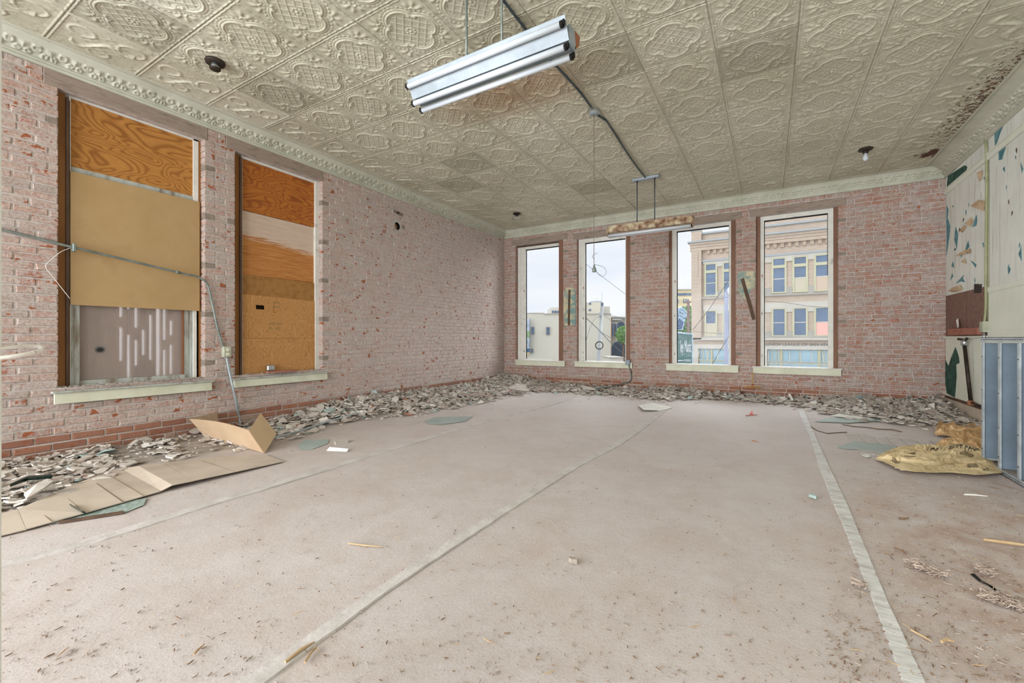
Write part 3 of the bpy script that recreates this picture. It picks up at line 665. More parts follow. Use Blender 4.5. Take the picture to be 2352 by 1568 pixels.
for pts, li in (([(2244, 471), (2252, 458), (2264, 462), (2264, 484), (2252, 480)], .06), ([(2226, 512), (2233, 498), (2237, 506), (2231, 520)], .04), ([(2206, 587), (2218, 574), (2230, 570), (2233, 580), (2220, 583)], .05),
                ([(2251, 395), (2259, 391), (2257, 404), (2252, 417)], .03), ([(2184, 668), (2190, 660), (2200, 656), (2204, 668), (2194, 671)], .03), ([(2202, 662), (2208, 654), (2213, 664), (2206, 668)], .04),
                ([(2211, 530), (2216, 516), (2221, 520), (2213, 534)], .03), ([(2214, 600), (2219, 594), (2221, 606)], .03), ([(2249, 420), (2262, 412), (2268, 440), (2266, 462), (2254, 440)], .02)):
    flake(pts, li, TANP if li > .02 else WPAINT)
# timber shelf, bracket, scrap
tag(MB().box(MR, YC+.075, RP(2176, 760, -.07)[0], RP(2215, 769, -.07)[1], RP(2215, 753.5, -.07)[1], -.07, -.004).build('timber_shelf', REDW, None, bevel=.003), 'short red-brown timber shelf fixed under the dark board on the right wall', 'shelf')
a = RP(2203, 752, -.03); mb = MB(); mb.v = [(XR-.02, a[0]+.09, a[1]), (XR-.05, a[0]-.06, a[1]), (XR-.04, a[0]-.02, a[1]+.06), (XR-.02, a[0]+.07, a[1]+.13), (XR-.03, a[0]+.10, a[1]+.10)]; mb.face(0, 1, 2, 4); mb.face(4, 2, 3)
mb2 = MB(); mb2.slab([Vector(p) for p in (mb.v[0], mb.v[1], mb.v[2], mb.v[3], mb.v[4])], .004, (-1, 0, 0)); tag(mb2.build('paper_scrap', CLOTH), 'torn white paper scrap standing on the timber shelf', 'paper')
q = Vector((XR, *RP(2253, 662))); br = thing('metal_bracket', (XR, q.y, q.z), 'small rusty perforated bracket at the top edge of the dark board', 'bracket')
MB().box(MI, XR-.006, XR, q.y-.03, q.y+.04, q.z-.05, q.z+.05).build('wall_plate', DARKM, br); MB().box(MI, XR-.05, XR-.006, q.y+.03, q.y+.036, q.z-.05, q.z+.06).build('bracket_arm', DARKM, br)
for k in range(3): MB().lathe([(.006, 0), (.004, .004)], (XR-.006, q.y+.005, q.z-.03+k*.03), (-1, 0, 0), 8).build('screw', CHROME, br)
# upright conduit with switch box
top = Vector((XR-.03, *RP(2270, 307))); bot = Vector((XR-.03, *RP(2271, 742)))
cd = thing('wall_conduit', (XR-.03, bot.y, bot.z), 'upright painted conduit with a junction box on the white right wall', 'conduit')
OLIVE = simple('olive_paint', [(.3, '8e8f6c'), (.7, 'a9a984')], 8, 4, .6)
MB().tube(curve_pts([(XR-.02, YC, ZW+.02), (XR-.02, YC+.02, top.z-.05), (XR-.02, YC-.02, top.z-.35), (XR-.02, YC, bot.z+.6), (XR-.02, YC, bot.z+.2), (XR-.03, YC+.01, bot.z)]), .013).build('pipe', OLIVE, cd, True)
MB().tube([(XR-.01, YC-.035, top.z-.3), (XR-.01, YC-.035, bot.z-.02)], .004).build('cable', OLIVE, cd, True)
b0 = RP(2267, 763); MB().box(MI, XR-.06, XR-.005, YC-.05, YC+.05, b0[1], b0[1]+.13).build('junction_box', BOXP, cd, bevel=.004)
MB().box(MI, XR-.065, XR-.06, YC-.04, YC+.04, b0[1]+.01, b0[1]+.12).build('cover_plate', BOXP, cd, bevel=.001)
MB().tube([(XR-.035, YC, b0[1]), (XR-.035, YC, b0[1]-.11)], .014).build('connector', CHROME, cd, True)
# gas pipe with tap
p0, p1 = Vector((XR-.06, *RP(2215, 790, -.06))), Vector((XR-.05, *RP(2230, 925, -.05)))
gp = thing('gas_pipe', tuple(p1), 'slanting rusty gas pipe with a brass valve tap on the right wall below the shelf', 'pipe')
MB().tube([p0, p1], .02, 10).build('pipe', DARKM, gp, True)
MB().tube([p1+Vector((0, .02, .01)), p1+Vector((0, -.45, -.01))], .014, 8).build('branch_pipe', DARKM, gp, True)
MB().lathe([(.026, -.03), (.034, -.02), (.034, .02), (.02, .03)], p1, (0, 0, 1), 12).build('elbow', RUSTE, gp, True)
MB().lathe([(.02, -.02), (.034, -.01), (.034, .03), (.024, .05)], p0, (0, 0, 1), 12).build('valve_body', CHROME, gp, True)
for s_ in (-1, 1):
    h = MB().tube([p0+Vector((0, 0, .04)), p0+Vector((-.01, s_*.07, .05))], .012).build('outlet', CHROME, gp, True)
MB().tube([p0+Vector((-.01, -.07, .05)), p0+Vector((-.02, -.15, .07))], [.012, .018]).build('tap_handle', DARKM, gp, True)
MB().tube([p0+Vector((-.01, .02, .06)), p0+Vector((-.02, .13, .065))], [.010, .016]).build('tap_handle', DARKM, gp, True)

# ---------------------------------------------------------------- cornices with embossed scrolls
def cornice(name, P0, P1, nrm, seg, relief_h=.019, proj=.17):
    P0, P1, N = Vector(P0), Vector(P1), Vector(nrm); L = (P1-P0).length; T = (P1-P0)/L
    prof = [(.0, ZW), (.022, ZW), (.030, ZW+.008), (.030, ZW+.020), (.024, ZW+.024), (.034, ZW+.030), (.036, ZW+.042), (.030, ZW+.046)]
    nf = 22
    for k in range(nf+1): t = k/nf; prof.append((.034+.075*t-.012*math.sin(t*math.pi), ZW+.048+.072*t))
    prof += [(.113, ZW+.124), (.116, ZW+.128)]
    for k in range(7): t = k/6; prof.append((.118+(proj-.022-.118)*t, ZW+.130+.038*math.sin(t*math.pi/2)))
    prof += [(proj-.016, ZC-.012), (proj-.008, ZC-.016), (proj-.002, ZC-.010), (proj+.004, ZC-.013), (proj+.012, ZC-.004), (proj+.012, ZC+.002)]
    m = int(L/seg)+1; s = np.linspace(0, L, m); pr = np.array(prof); kk = len(prof)
    per = .158; x = (s % per)/per-.5
    A = np.repeat(pr[None, :, 0], m, 0); Z = np.repeat(pr[None, :, 1], m, 0)
    tt = np.full(kk, -1.0); tt[8:8+nf+1] = np.linspace(0, 1, nf+1)
    X, Tt = np.meshgrid(x, tt, indexing='ij'); ax = np.abs(X)
    gs = lambda a, b, w1, w2: np.exp(-((ax-a)/w1)**2-((Tt-b)/w2)**2)
    def ring(a, b, r, wd): d = np.sqrt(((ax-a)/.6)**2*1.0+((Tt-b)*.62)**2); return np.exp(-((d-r)/wd)**2)
    h = 1.0*ring(.19, .26, .15, .045)+.8*gs(.19, .26, .035, .07)
    stem = np.exp(-((ax-(.02+.10*np.clip(1-Tt, 0, 1)**2))/.035)**2)*(Tt > .15)*(Tt < .8); h = np.maximum(h, .9*stem)
    head = np.exp(-((Tt-.78)/.17)**2)*np.exp(-(X/.16)**2)*(.65+.35*np.cos(X*55)); h = np.maximum(h, 1.1*head)
    side = ring(.44, .72, .14, .05)*.8; h = np.maximum(h, side)
    h = np.where(Tt < 0, 0, h*np.clip(np.minimum(Tt, 1-Tt)*12, 0, 1))*relief_h
    A = A+h*.7; Z = Z-h*.7
    V = np.zeros((m, kk, 3))
    for c in range(3): V[:, :, c] = P0[c]+s[:, None]*T[c]+A*N[c]
    V[:, :, 2] = Z
    idx = np.arange(m*kk).reshape(m, kk)
    Fq = np.stack([idx[:-1, :-1], idx[1:, :-1], idx[1:, 1:], idx[:-1, 1:]], -1).reshape(-1, 4)
    me = bpy.data.meshes.new(name); me.from_pydata(V.reshape(-1, 3).tolist(), [], Fq.tolist()); me.materials.append(CORN); me.shade_smooth()
    o = bpy.data.objects.new(name, me); COL.objects.link(o); o['kind'] = 'structure'; return o
cornice('trim_1', (XL, -1.6, 0), (XL, YB, 0), (1, 0, 0), .0085)['label'] = 'embossed tin cornice along the left wall'
cornice('trim_2', (XL, YB, 0), (XR, YB, 0), (0, -1, 0), .010, proj=.20)['label'] = 'embossed tin cornice above the far windows'
cornice('trim_3', (XR, YB, 0), (XR, -1.6, 0), (-1, 0, 0), .012, proj=.26)['label'] = 'embossed tin cornice along the right wall'

# ---------------------------------------------------------------- pressed tin ceiling
ce = MB().box(MI, XL-.3, XR+.3, -1.6, YB+.3, ZC+.004, ZC+.12).build('ceiling', TIN); ce['kind'] = 'structure'
def tile_h(x, y):
    r = np.hypot(x, y); an = np.arctan2(y, x); ax, ay = np.abs(x), np.abs(y)
    d = np.minimum(np.minimum(np.hypot(x-.34, y), np.hypot(x+.34, y)), np.minimum(np.hypot(x, y-.34), np.hypot(x, y+.34)))-.40
    g = lambda q, c, w_: np.exp(-((q-c)/w_)**2)
    h = 1.0*g(d, 0, .036)+.55*g(d, .075, .018)+.4*g(d, -.07, .018)
    ins = (d < -.1)
    l1 = np.abs(((x+y)*3.6) % 1-.5)*2; l2 = np.abs(((x-y)*3.6) % 1-.5)*2
    lat = np.maximum(np.exp(-((1-l1)/.16)**2), np.exp(-((1-l2)/.16)**2)); h = h+np.where(ins & (r > .17), .42*lat+.12*np.cos(l1*9)*np.cos(l2*9), 0)
    h = h+.55*g(d, .155, .026)*(.5+.5*np.cos(an*46))*(np.maximum(ax, ay) < .93)
    h = h+.8*g(r, .11, .03)*(.6+.4*np.cos(an*8))+.7*g(r, 0, .035)
    px, py = ax, ay
    for (cx, cy) in ((.345, .455), (.455, .345)): h = np.maximum(h, 1.25*np.exp(-((np.hypot(px-cx, py-cy))/.052)**2))
    dg = np.hypot(px-.47, py-.47); h = h-.35*np.exp(-(dg/.04)**2)
    vx, vy = px-.56, py-.56; r2 = np.hypot(vx, vy); ph = np.arctan2(vy, vx)-math.pi/4; ph = (ph+math.pi) % (2*math.pi)-math.pi
    pal = np.exp(-((r2-.19)/.10)**2)*(np.abs(ph) < 1.45)*(.5+.5*np.cos(ph*6.5))**1.5; h = np.maximum(h, .9*pal)
    arc = np.exp(-((r2-.07)/.022)**2)*(np.abs(ph) < 1.7); h = np.maximum(h, .8*arc)
    m_ = np.maximum(ax, ay); mn_ = np.minimum(ax, ay)
    dash = (.75+.25*np.sign(np.cos(mn_*26+1))); h = np.maximum(h, .75*g(m_, .962, .014)*dash)
    for (cx, cy) in ((.80, .18), (.18, .80)): h = np.maximum(h, .35*np.exp(-(np.hypot(px-cx, py-cy)/.05)**2))
    return np.where(m_ > .995, -.12, h)
def edge_h(x, y):   # x along the wall, y toward the wall
    g = lambda q, c, w_: np.exp(-((q-c)/w_)**2)
    h = np.zeros_like(x)
    c = .30*np.sin(x*3.4+.3)-.15+.15*np.cos(x*8); h += 1.3*g(y, c, .10)*(np.abs(x) < .62)
    h += .7*g(np.hypot(x-.5, (y-.35)), .30, .04)+.7*g(np.hypot(x+.55, (y-.3)), .26, .04)+.6*g(np.hypot(x, (y+.55)), .22, .035)
    l1 = np.abs(((x+y)*3.6) % 1-.5)*2; l2 = np.abs(((x-y)*3.6) % 1-.5)*2
    h += .35*np.maximum(np.exp(-((1-l1)/.14)**2), np.exp(-((1-l2)/.14)**2))*(np.hypot(x, y*.8) < .5)
    for a, b in ((.8, .8), (-.8, .75), (.78, -.75), (-.8, -.78)): h += .6*np.exp(-(np.hypot(x-a, y-b)/.1)**2)*(.6+.4*np.cos(np.arctan2(y-b, x-a)*7))
    m_ = np.maximum(np.abs(x), np.abs(y)); h += .7*g(m_, .96, .016)
    h += .25*(.5+.5*np.cos(y*60))*(np.abs(x) > .86)
    return np.where(m_ > .995, -.12, h)
def relief(name, hx, hy, fn, N, Ny, swap=False, amp=.0105):
    xs = np.linspace(-1, 1, N); ys = np.linspace(-1, 1, Ny); X, Y = np.meshgrid(xs, ys, indexing='ij')
    h = fn(Y, X) if swap else fn(X, Y)
    V = np.stack([X*hx, Y*hy, -h*amp-.003], -1).reshape(-1, 3); idx = np.arange(N*Ny).reshape(N, Ny)
    Fq = np.stack([idx[:-1, :-1], idx[:-1, 1:], idx[1:, 1:], idx[1:, :-1]], -1).reshape(-1, 4)
    me = bpy.data.meshes.new(name); me.from_pydata(V.tolist(), [], Fq.tolist()); me.materials.append(TIN); me.shade_smooth(); return me
TS = .61; X0, Y0 = -4.675, 4.160-.61*8
tmesh = relief('ceiling_panel', TS/2-.001, TS/2-.001, tile_h, 130, 130)
rr = random.Random(11); NX, NY = 10, 14
for i in range(NX):
    for j in range(NY):
        o = bpy.data.objects.new('ceiling_panel', tmesh); COL.objects.link(o); o.parent = ce
        o.location = (X0+(i+.5)*TS, Y0+(j+.5)*TS, ZC+rr.uniform(-.001, .001)); o.rotation_euler = (rr.uniform(-.003, .003), rr.uniform(-.003, .003), 0)
        cxx, cyy = o.location.x, o.location.y
        if (-2.85 < cxx < -2.24 and 6.5 < cyy < 7.1) or rr.random() < .10: o.material_slots[0].link = 'OBJECT'; o.material_slots[0].material = TIND
xe = XL+.18; hx = (X0-xe)/2; emL = relief('ceiling_panel', hx-.001, TS/2-.001, edge_h, 90, 100, True)
xr1 = XR-.262; xg = X0+NX*TS; hxr = (xr1-xg)/2; emR = relief('ceiling_panel', hxr-.001, TS/2-.001, edge_h, 90, 100, True)
ye = Y0+NY*TS; hb = (YB-.20-ye)/2; emB = relief('ceiling_panel', TS/2-.001, hb-.001, edge_h, 100, 100)
for j in range(NY):
    for me, x in ((emL, xe+hx), (emR, xg+hxr)):
        o = bpy.data.objects.new('ceiling_panel', me); COL.objects.link(o); o.parent = ce; o.location = (x, Y0+(j+.5)*TS, ZC)
for i in range(NX):
    o = bpy.data.objects.new('ceiling_panel', emB); COL.objects.link(o); o.parent = ce; o.location = (X0+(i+.5)*TS, ye+hb, ZC)
for x, hh in ((xe+hx, hx), (xg+hxr, hxr)):
    o = bpy.data.objects.new('ceiling_panel', relief('ceiling_panel', hh-.001, hb-.001, tile_h, 90, 90)); COL.objects.link(o); o.parent = ce; o.location = (x, ye+hb, ZC)

# ---------------------------------------------------------------- floor and seam strips
fl = MB(); NXf, NYf = 60, 84
for i in range(NXf+1):
    for j in range(NYf+1):
        x = XL-.3+(XR-XL+.6)*i/NXf; y = -1.6+(YB+1.9)*j/NYf
        fl.v.append((x, y, .006*mn.noise(Vector((x*.9, y*.9, 0)))-.004))
for i in range(NXf):
    for j in range(NYf): a = i*(NYf+1)+j; fl.face(a, a+NYf+1, a+NYf+2, a+1)
flo = fl.build('floor', FLOOR, smooth=True, recalc=False); flo['kind'] = 'structure'
MB().box(MI, XL-.3, XR+.3, -1.6, YB+.3, -.12, -.04).build('floor_base', DUST, flo)
def ribbon(name, L, Rr, mat, th, label, seed, wav=.006):
    rg = random.Random(seed); n = 70; mb = MB()
    def interp(P, t):
        k = t*(len(P)-1); i = min(int(k), len(P)-2); return P[i].lerp(P[i+1], k-i)
    A = [F(*p) for p in L]; B = [F(*p) for p in Rr]; A = curve_pts(A, 6); B = curve_pts(B, 6)
    for k in range(n+1):
        t = k/n; a = interp(A, t); b = interp(B, t)
        for q, s in ((a, 1), (b, 1)):
            j = mn.noise(Vector((q.x*14, q.y*14, seed)))*wav
            mb.v.append((q.x+j, q.y+j, -.004)); 
        mid = [a.lerp(b, m_) for m_ in (.06, .5, .94)]
        for q in mid: mb.v.append((q.x+mn.noise(Vector((q.x*14, q.y*14, seed)))*wav, q.y, th+.002*mn.noise(Vector((q.x*20, q.y*20, 3)))))
    for k in range(n):
        a = k*5; b = a+5
        for (p, q) in ((0, 2), (2, 3), (3, 4), (4, 1)): mb.face(a+p, a+q, b+q, b+p)
    return tag(mb.build(name, mat, smooth=False), label, 'floor strip')
ribbon('seam_strip', [(1831.5, 943), (1859, 1003), (1880, 1066), (1915, 1158), (1929, 1190), (2003.7, 1378), (2072, 1568), (2105, 1660)],
       [(1847, 943), (1880, 1015), (1903, 1066), (1944, 1152), (1959, 1187), (2032, 1360), (2128, 1568), (2172, 1660)], TAPE, .004, 'crooked silvery seam strip, rightmost of the three on the floor', 1, .004)
ribbon('seam_strip', [(1512, 943), (1420, 1010), (1308, 1070), (1180, 1150), (1085, 1208), (895, 1330), (705, 1460), (545, 1568), (420, 1650)],
       [(1540, 937), (1440, 1012), (1335, 1070), (1205, 1152), (1115, 1210), (918, 1340), (735, 1475), (595, 1580), (470, 1665)], TAPE2, .004, 'broad worn seam strip running down the middle of the floor', 2, .006)
ribbon('seam_strip', [(1335, 903), (1250, 930), (1056, 981), (793, 1059), (486, 1150), (210, 1234), (0, 1290), (-120, 1330)],
       [(1345, 905), (1262, 931.5), (1066, 984), (800, 1065), (496, 1158), (222, 1246), (0, 1303), (-110, 1345)], TAPE2, .003, 'narrow pale seam strip, leftmost of the three on the floor', 3, .004)
# bare floorboards showing at the far right
g0 = thing('bare_floorboards', tuple(F(2010, 1005)), 'patch of bare pale floorboards where the canvas is torn, far right', 'floorboards')
PBO = simple('pale_floorboard', [(.3, 'b3aaa3'), (.7, 'c5bdb6')], 6, 5, .85, stretch=(3, 1, 1))
p00, p10 = F(1930, 985), F(2140, 1000)
for k in range(9):
    x = 0.72+k*.115; MB().box(MI, x, x+.109, 5.05, 6.0+.06*math.sin(k*2.3), -.003, .0015).build('floorboard', PBO, g0)
TEAR = simple('torn_canvas_edge', '6f5a4c', rough=.9)
tag(MB().tube([F(*p)+Vector((0, 0, .004)) for p in ((1935, 975), (1960, 980), (1990, 982), (2020, 986), (2050, 987), (2070, 992))], .006, 6).build('canvas_tear', TEAR), 'long ragged brown tear in the floor canvas, beyond the grey sheet', 'tear')
tag(MB().tube([F(*p)+Vector((0, 0, .004)) for p in ((1862, 980), (1878, 990), (1900, 996), (1925, 994), (1945, 993))], .005, 6).build('canvas_tear', TEAR), 'short ragged tear in the canvas beside the crooked seam strip', 'tear')
ck = MB(); pts = [F(*p) for p in ((2238, 1318), (2255, 1334), (2275, 1345), (2292, 1358), (2310, 1372), (2330, 1390), (2352, 1402))]
ck.slab([Vector((p.x, p.y, .000)) for p in pts]+[Vector((p.x-.012*math.sin(i*1.7+1)-.006, p.y-.012, .000)) for i, p in reversed(list(enumerate(pts)))], .003)
tag(ck.build('floor_crack', BLACK), 'dark crack in the floor at the lower right', 'crack')

# ---------------------------------------------------------------- rubble along the walls
def interp1(xs, ys, x): return float(np.interp(x, xs, ys))
def mound(x, y):
    dl, db, dr = x-XL, YB-y, XR-x
    wL = interp1([-.5, .6, 1.4, 2.4, 3.6, 4.6, 5.6, 7.1, 8.7], [1.9, 1.75, 1.0, 1.2, .8, 1.25, 1.35, 1.4, 1.4], y)
    hL = interp1([-.5, 1.1, 3.0, 3.5, 4.2, 5.0, 6.3, 7.6, 8.4, 8.7], [.04, .035, .02, .09, .20, .17, .12, .13, .22, .24], y)
    wB = interp1([XL, -4.0, -3.3, -2.4, -1.6, -1.1, -.4, .3, 1.0, 2.2], [1.5, 1.3, 1.05, .9, 1.3, .75, .55, .75, 1.7, 2.0], x)
    hB = interp1([XL, -4.6, -4.2, -3.3, -2.4, -1.6, -1.1, -.4, .3, 1.0, 1.9, 2.2], [.24, .16, .07, .06, .06, .13, .10, .07, .07, .12, .19, .20], x)
    f = lambda d, w_, h_: h_*max(0.0, 1-(d/w_))**1.35
    h = max(f(dl, wL, hL), f(db, wB, hB))
    inside = max(1-dl/wL, 1-db/wB)
    return h, inside
mv, mf = [], []
gx, gy = 110, 150; ids = {}
for i in range(gx+1):
    for j in range(gy+1):
        x = XL+.012+(XR-XL-.05)*i/gx; y = -.6+(YB+.588)*j/gy; h, ins = mound(x, y)
        z = h*(.82+.35*mn.noise(Vector((x*3, y*3, 0))))+.012*mn.noise(Vector((x*11, y*11, 2))) if ins > 0 else -.03
        ids[i, j] = (len(mv), ins); mv.append((x, y, z-.012 if ins < .12 else z-.004))
for i in range(gx):
    for j in range(gy):
        q = [ids[i, j], ids[i+1, j], ids[i+1, j+1], ids[i, j+1]]
        if max(a[1] for a in q) > 0: mf.append(tuple(a[0] for a in q))
me = bpy.data.meshes.new('plaster_dust'); me.from_pydata(mv, [], mf); me.materials.append(DUST); me.shade_smooth()
o = bpy.data.objects.new('plaster_dust', me); COL.objects.link(o); tag(o, 'grey plaster dust banked along the left and far walls', 'dust', kind='stuff')
def chip_shape(rng, k, size, th):
    n = rng.choice((4, 5, 5, 6)); el = rng.uniform(.5, 1.0); a0 = rng.uniform(0, 6)
    P = []
    for i in range(n):
        a = a0+2*math.pi*(i+rng.uniform(-.28, .28))/n; r = size*rng.uniform(.7, 1.1); P.append((r*math.cos(a), r*el*math.sin(a)))
    V = [(x, y, -th/2) for x, y in P]+[(x*.96, y*.96, th/2+rng.uniform(-.12, .12)*th) for x, y in P]
    Fs = [tuple(range(n-1, -1, -1)), tuple(range(n, 2*n))]+[(i, (i+1) % n, n+(i+1) % n, n+i) for i in range(n)]
    return V, Fs
rc = random.Random(21); cand = []
cnt = 0
def keepout(x, y):   # the swept dusty area beside the cardboard and the cardboard itself
    px, py, d = pix((x, y, 0))
    return (d > 0) and ((255 < px < 470 and 1000 < py < 1062 and rc.random() < .72) or (130 < px < 660 and py > 1150-.19*px+3 and py < 1300) or (430 < px < 640 and 955 < py < 1045 and rc.random() < .6))
while cnt < 9500:
    if rc.random() < .58: x = XL+1.7*rc.random()**1.3; y = rc.uniform(-.4, YB)
    else: y = YB-1.9*rc.random()**1.3; x = rc.uniform(XL, XR)
    h, ins = mound(x, y)
    if ins <= -.06 or (ins < .15 and rc.random() > .30) or keepout(x, y) or x > XR-.08 or x < XL+.05 or y > YB-.05: continue
    s = rc.choice((.018, .026, .034, .045, .055, .07))*rc.uniform(.8, 1.25)
    if y < 3: s *= .9
    tilt = .35+.75*min(1, h/.12); rx, ry = rc.gauss(0, tilt*.45), rc.gauss(0, tilt*.45)
    z = h*(.82+.35*mn.noise(Vector((x*3, y*3, 0))))+rc.uniform(0, .018)+.006+abs(math.sin(rx))*s*.45
    m_ = rc.choices((0, 1, 2, 3, 4), (50, 10, 34, 3, 1))[0]
    cand.append((x, y, z, s, rx, ry, rc.uniform(0, 6.28), m_)); cnt += 1
for k in range(900):   # strays on the open floor
    x, y = rc.uniform(XL+.3, XR-.3), rc.uniform(.5, YB-.3)
    h, ins = mound(x, y)
    if ins > 0 or ins < -1.2 or rc.random() < min(.97, -ins*1.5): continue
    s = rc.choice((.008, .012, .018, .028)); cand.append((x, y, .006, s, 0, 0, rc.uniform(0, 6.28), rc.choices((0, 1, 2, 3, 4), (4, 3, 3, .3, .3))[0]))
def psize(c):
    px, py, d = pix(c[:3])
    return c[3]/d if (d > .3 and 10 < px < 2340 and 10 < py < 1560) else 0
cand.sort(key=lambda c: -psize(c))
pool = {}
for m_ in range(5):
    pool[m_] = []
    for k in range(6):
        V, Fs = chip_shape(rc, k, 1.0, .22); me = bpy.data.meshes.new('plaster_chip'); me.from_pydata(V, [], Fs); me.materials.append(CHIPS[m_]); pool[m_].append(me)
cname = ['dusty grey plaster chip', 'pale cream plaster chip', 'brownish plaster chip', 'plaster chip with grey-green paint', 'reddish brick chip']
def chip_place(x, y):
    if YB-y < 1.95 and x > -3.7:
        return 'under the second far window' if x < -2.2 else 'under the third far window' if x < -.7 else 'under the largest far window' if x < .9 else 'in the far right corner'
    return 'at the near left edge' if y < .85 else 'beside the floor cardboard' if y < 1.5 else 'below the second left window' if y < 3.4 else 'on the low heap against the left wall' if y < 5.6 else 'in the far left corner'
for (x, y, z, s, rx, ry, rz_, m_) in cand[:290]:
    o = bpy.data.objects.new('plaster_chip', rc.choice(pool[m_])); COL.objects.link(o); o.location = (x, y, z); o.scale = (s, s, max(s*.75, .024)*rc.uniform(.6, 1.1)); o.rotation_euler = (rx, ry, rz_)
    pl = chip_place(x, y); sz_ = ('tipped ' if abs(rx)+abs(ry) > .45 else 'flat ')+('large' if s > .055 else 'middling' if s > .04 else 'small'); tag(o, ('%s %s %s' % (sz_, cname[m_], pl)).replace('plaster chip with grey-green paint', 'green-painted plaster chip'), 'plaster chip', '%s %ss %s' % (sz_, cname[m_].replace('plaster chip with grey-green paint', 'green-painted plaster chip'), pl))
V, Fs, mi = [], [], []
for (x, y, z, s, rx, ry, rz_, m_) in cand[290:]:
    v, f = chip_shape(rc, 0, s, max(.16*s, .006)*rc.uniform(.7, 1.4)); T = Matrix.Translation((x, y, z)) @ Matrix.Rotation(rz_, 4, 'Z') @ Matrix.Rotation(ry, 4, 'Y') @ Matrix.Rotation(rx, 4, 'X'); n = len(V)
    V += [tuple(T @ Vector(p)) for p in v]; Fs += [tuple(n+i for i in q) for q in f]; mi += [m_]*len(f)
me = bpy.data.meshes.new('plaster_rubble'); me.from_pydata(V, [], Fs)
for m_ in CHIPS: me.materials.append(m_)
me.polygons.foreach_set('material_index', mi); o = bpy.data.objects.new('plaster_rubble', me); COL.objects.link(o)
tag(o, 'rubble of small plaster chips heaped along the left and far walls', 'rubble', kind='stuff')
# larger single slabs
def slab_thing(name, pts, z, th, mat, label, cat, lift=0, curl=None):
    P = [onz(a, b, z+(curl[i] if curl else 0)) for i, (a, b) in enumerate(pts)]
    return tag(MB().slab(P, th).build(name, mat), label, cat)
slab_thing('paper_sheet', [(1466, 931), (1500, 925), (1545, 936), (1520, 943), (1478, 941)], .006, .003, CLOTH, 'white paper sheet at the far end of the middle seam strip', 'paper', curl=[.01, .03, 0, 0, .02])
slab_thing('paper_scrap', [(750, 1035), (757, 1027), (800, 1031), (797, 1037)], .003, .003, CLOTH, 'torn cream paper scrap on the floor right of the standing cardboard', 'paper', curl=[0, .03, .02, 0])
slab_thing('plaster_block', [(768, 1018), (796, 1013), (799, 1017), (771, 1022)], .0, .025, CHIPS[0], 'small grey plaster block behind the torn cream paper scrap', 'plaster')
slab_thing('grey_sheet', [(683, 1022), (702, 1010), (756, 1009), (752, 1019), (718, 1031), (690, 1032)], .003, .002, SHEETG, 'dark grey-green sheet lying right of the standing cardboard', 'sheet')
slab_thing('grey_sheet', [(975, 966), (1000, 958), (1085, 956), (1070, 967), (1015, 975), (985, 973)], .003, .002, SHEETG, 'grey-green sheet on the floor in front of the left wall rubble', 'sheet')
slab_thing('grey_sheet', [(1923, 1027), (1962, 1013), (2060, 1024), (2045, 1043), (1985, 1032), (1945, 1031)], .003, .003, SHEETG, 'grey-green sheet lying left of the newspaper', 'sheet')
slab_thing('grey_sheet', [(1872, 968), (1895, 961), (1990, 955), (2060, 962), (2078, 968), (2010, 967), (1950, 971)], .003, .003, SHEETG, 'long grey-green sheet at the foot of the right-hand rubble', 'sheet')
slab_thing('paper_scrap', [(1905, 955), (1925, 950), (2008, 962), (2000, 965), (1955, 956)], .008, .002, CLOTH, 'long curled white paper scrap on the grey-green sheet at the rubble foot', 'paper', curl=[.01, .02, .03, .0, .0])
slab_thing('paper_scrap', [(1978, 1045), (1995, 1043), (2000, 1049), (1990, 1051)], .003, .002, CLOTH, 'small white paper scrap in front of the grey-green sheet', 'paper')
slab_thing('board_piece', [(1978, 907), (2040, 905), (2035, 912), (1985, 914)], .13, .02, LINT, 'grey board lying on the rubble at the foot of the far wall', 'board')
for k, (pts, lb) in enumerate((([(1170, 892), (1185, 882), (1205, 887), (1215, 897), (1190, 896)], 'large grey plaster slab on the corner heap'), ([(1680, 900), (1698, 893), (1700, 904), (1690, 908)], 'large plaster slab on the far wall rubble left of the wooden paddle'),
                         ([(1530, 885), (1560, 892), (1548, 897), (1520, 892)], 'large plaster slab in the rubble under the third far window'), ([(1330, 884), (1352, 890), (1368, 895), (1340, 895)], 'large plaster slab in the rubble under the second far window'), ([(845, 905), (862, 903), (856, 915), (838, 914)], 'large pale plaster slab on the left wall heap'))):
    slab_thing('plaster_slab', pts, .10 if k in (0, 4) else .07, .02, CHIPS[1 if k == 4 else 0], lb, 'plaster', curl=[.0, .06, .04, 0, 0][:len(pts)])
for k, (p, s, lb) in enumerate((((150, 1137), .075, 'broad plaster chip lying on the floor cardboard'), ((1868, 1143), .03, 'small grey plaster block alone on the floor left of the crooked seam strip'), ((1317, 1292), .028, 'small dark chip alone in the middle of the floor'))):
    q = F(*p); V, Fs = chip_shape(rc, 0, s, .02); mb = MB(); mb.v = [tuple(Vector(v)+Vector((q.x, q.y, .02 if k == 0 else .011))) for v in V]; mb.f = Fs; mb.mi = [0]*len(Fs); tag(mb.build('plaster_chip', CHIPS[(0, 3, 2)[k]]), lb, 'plaster chip')

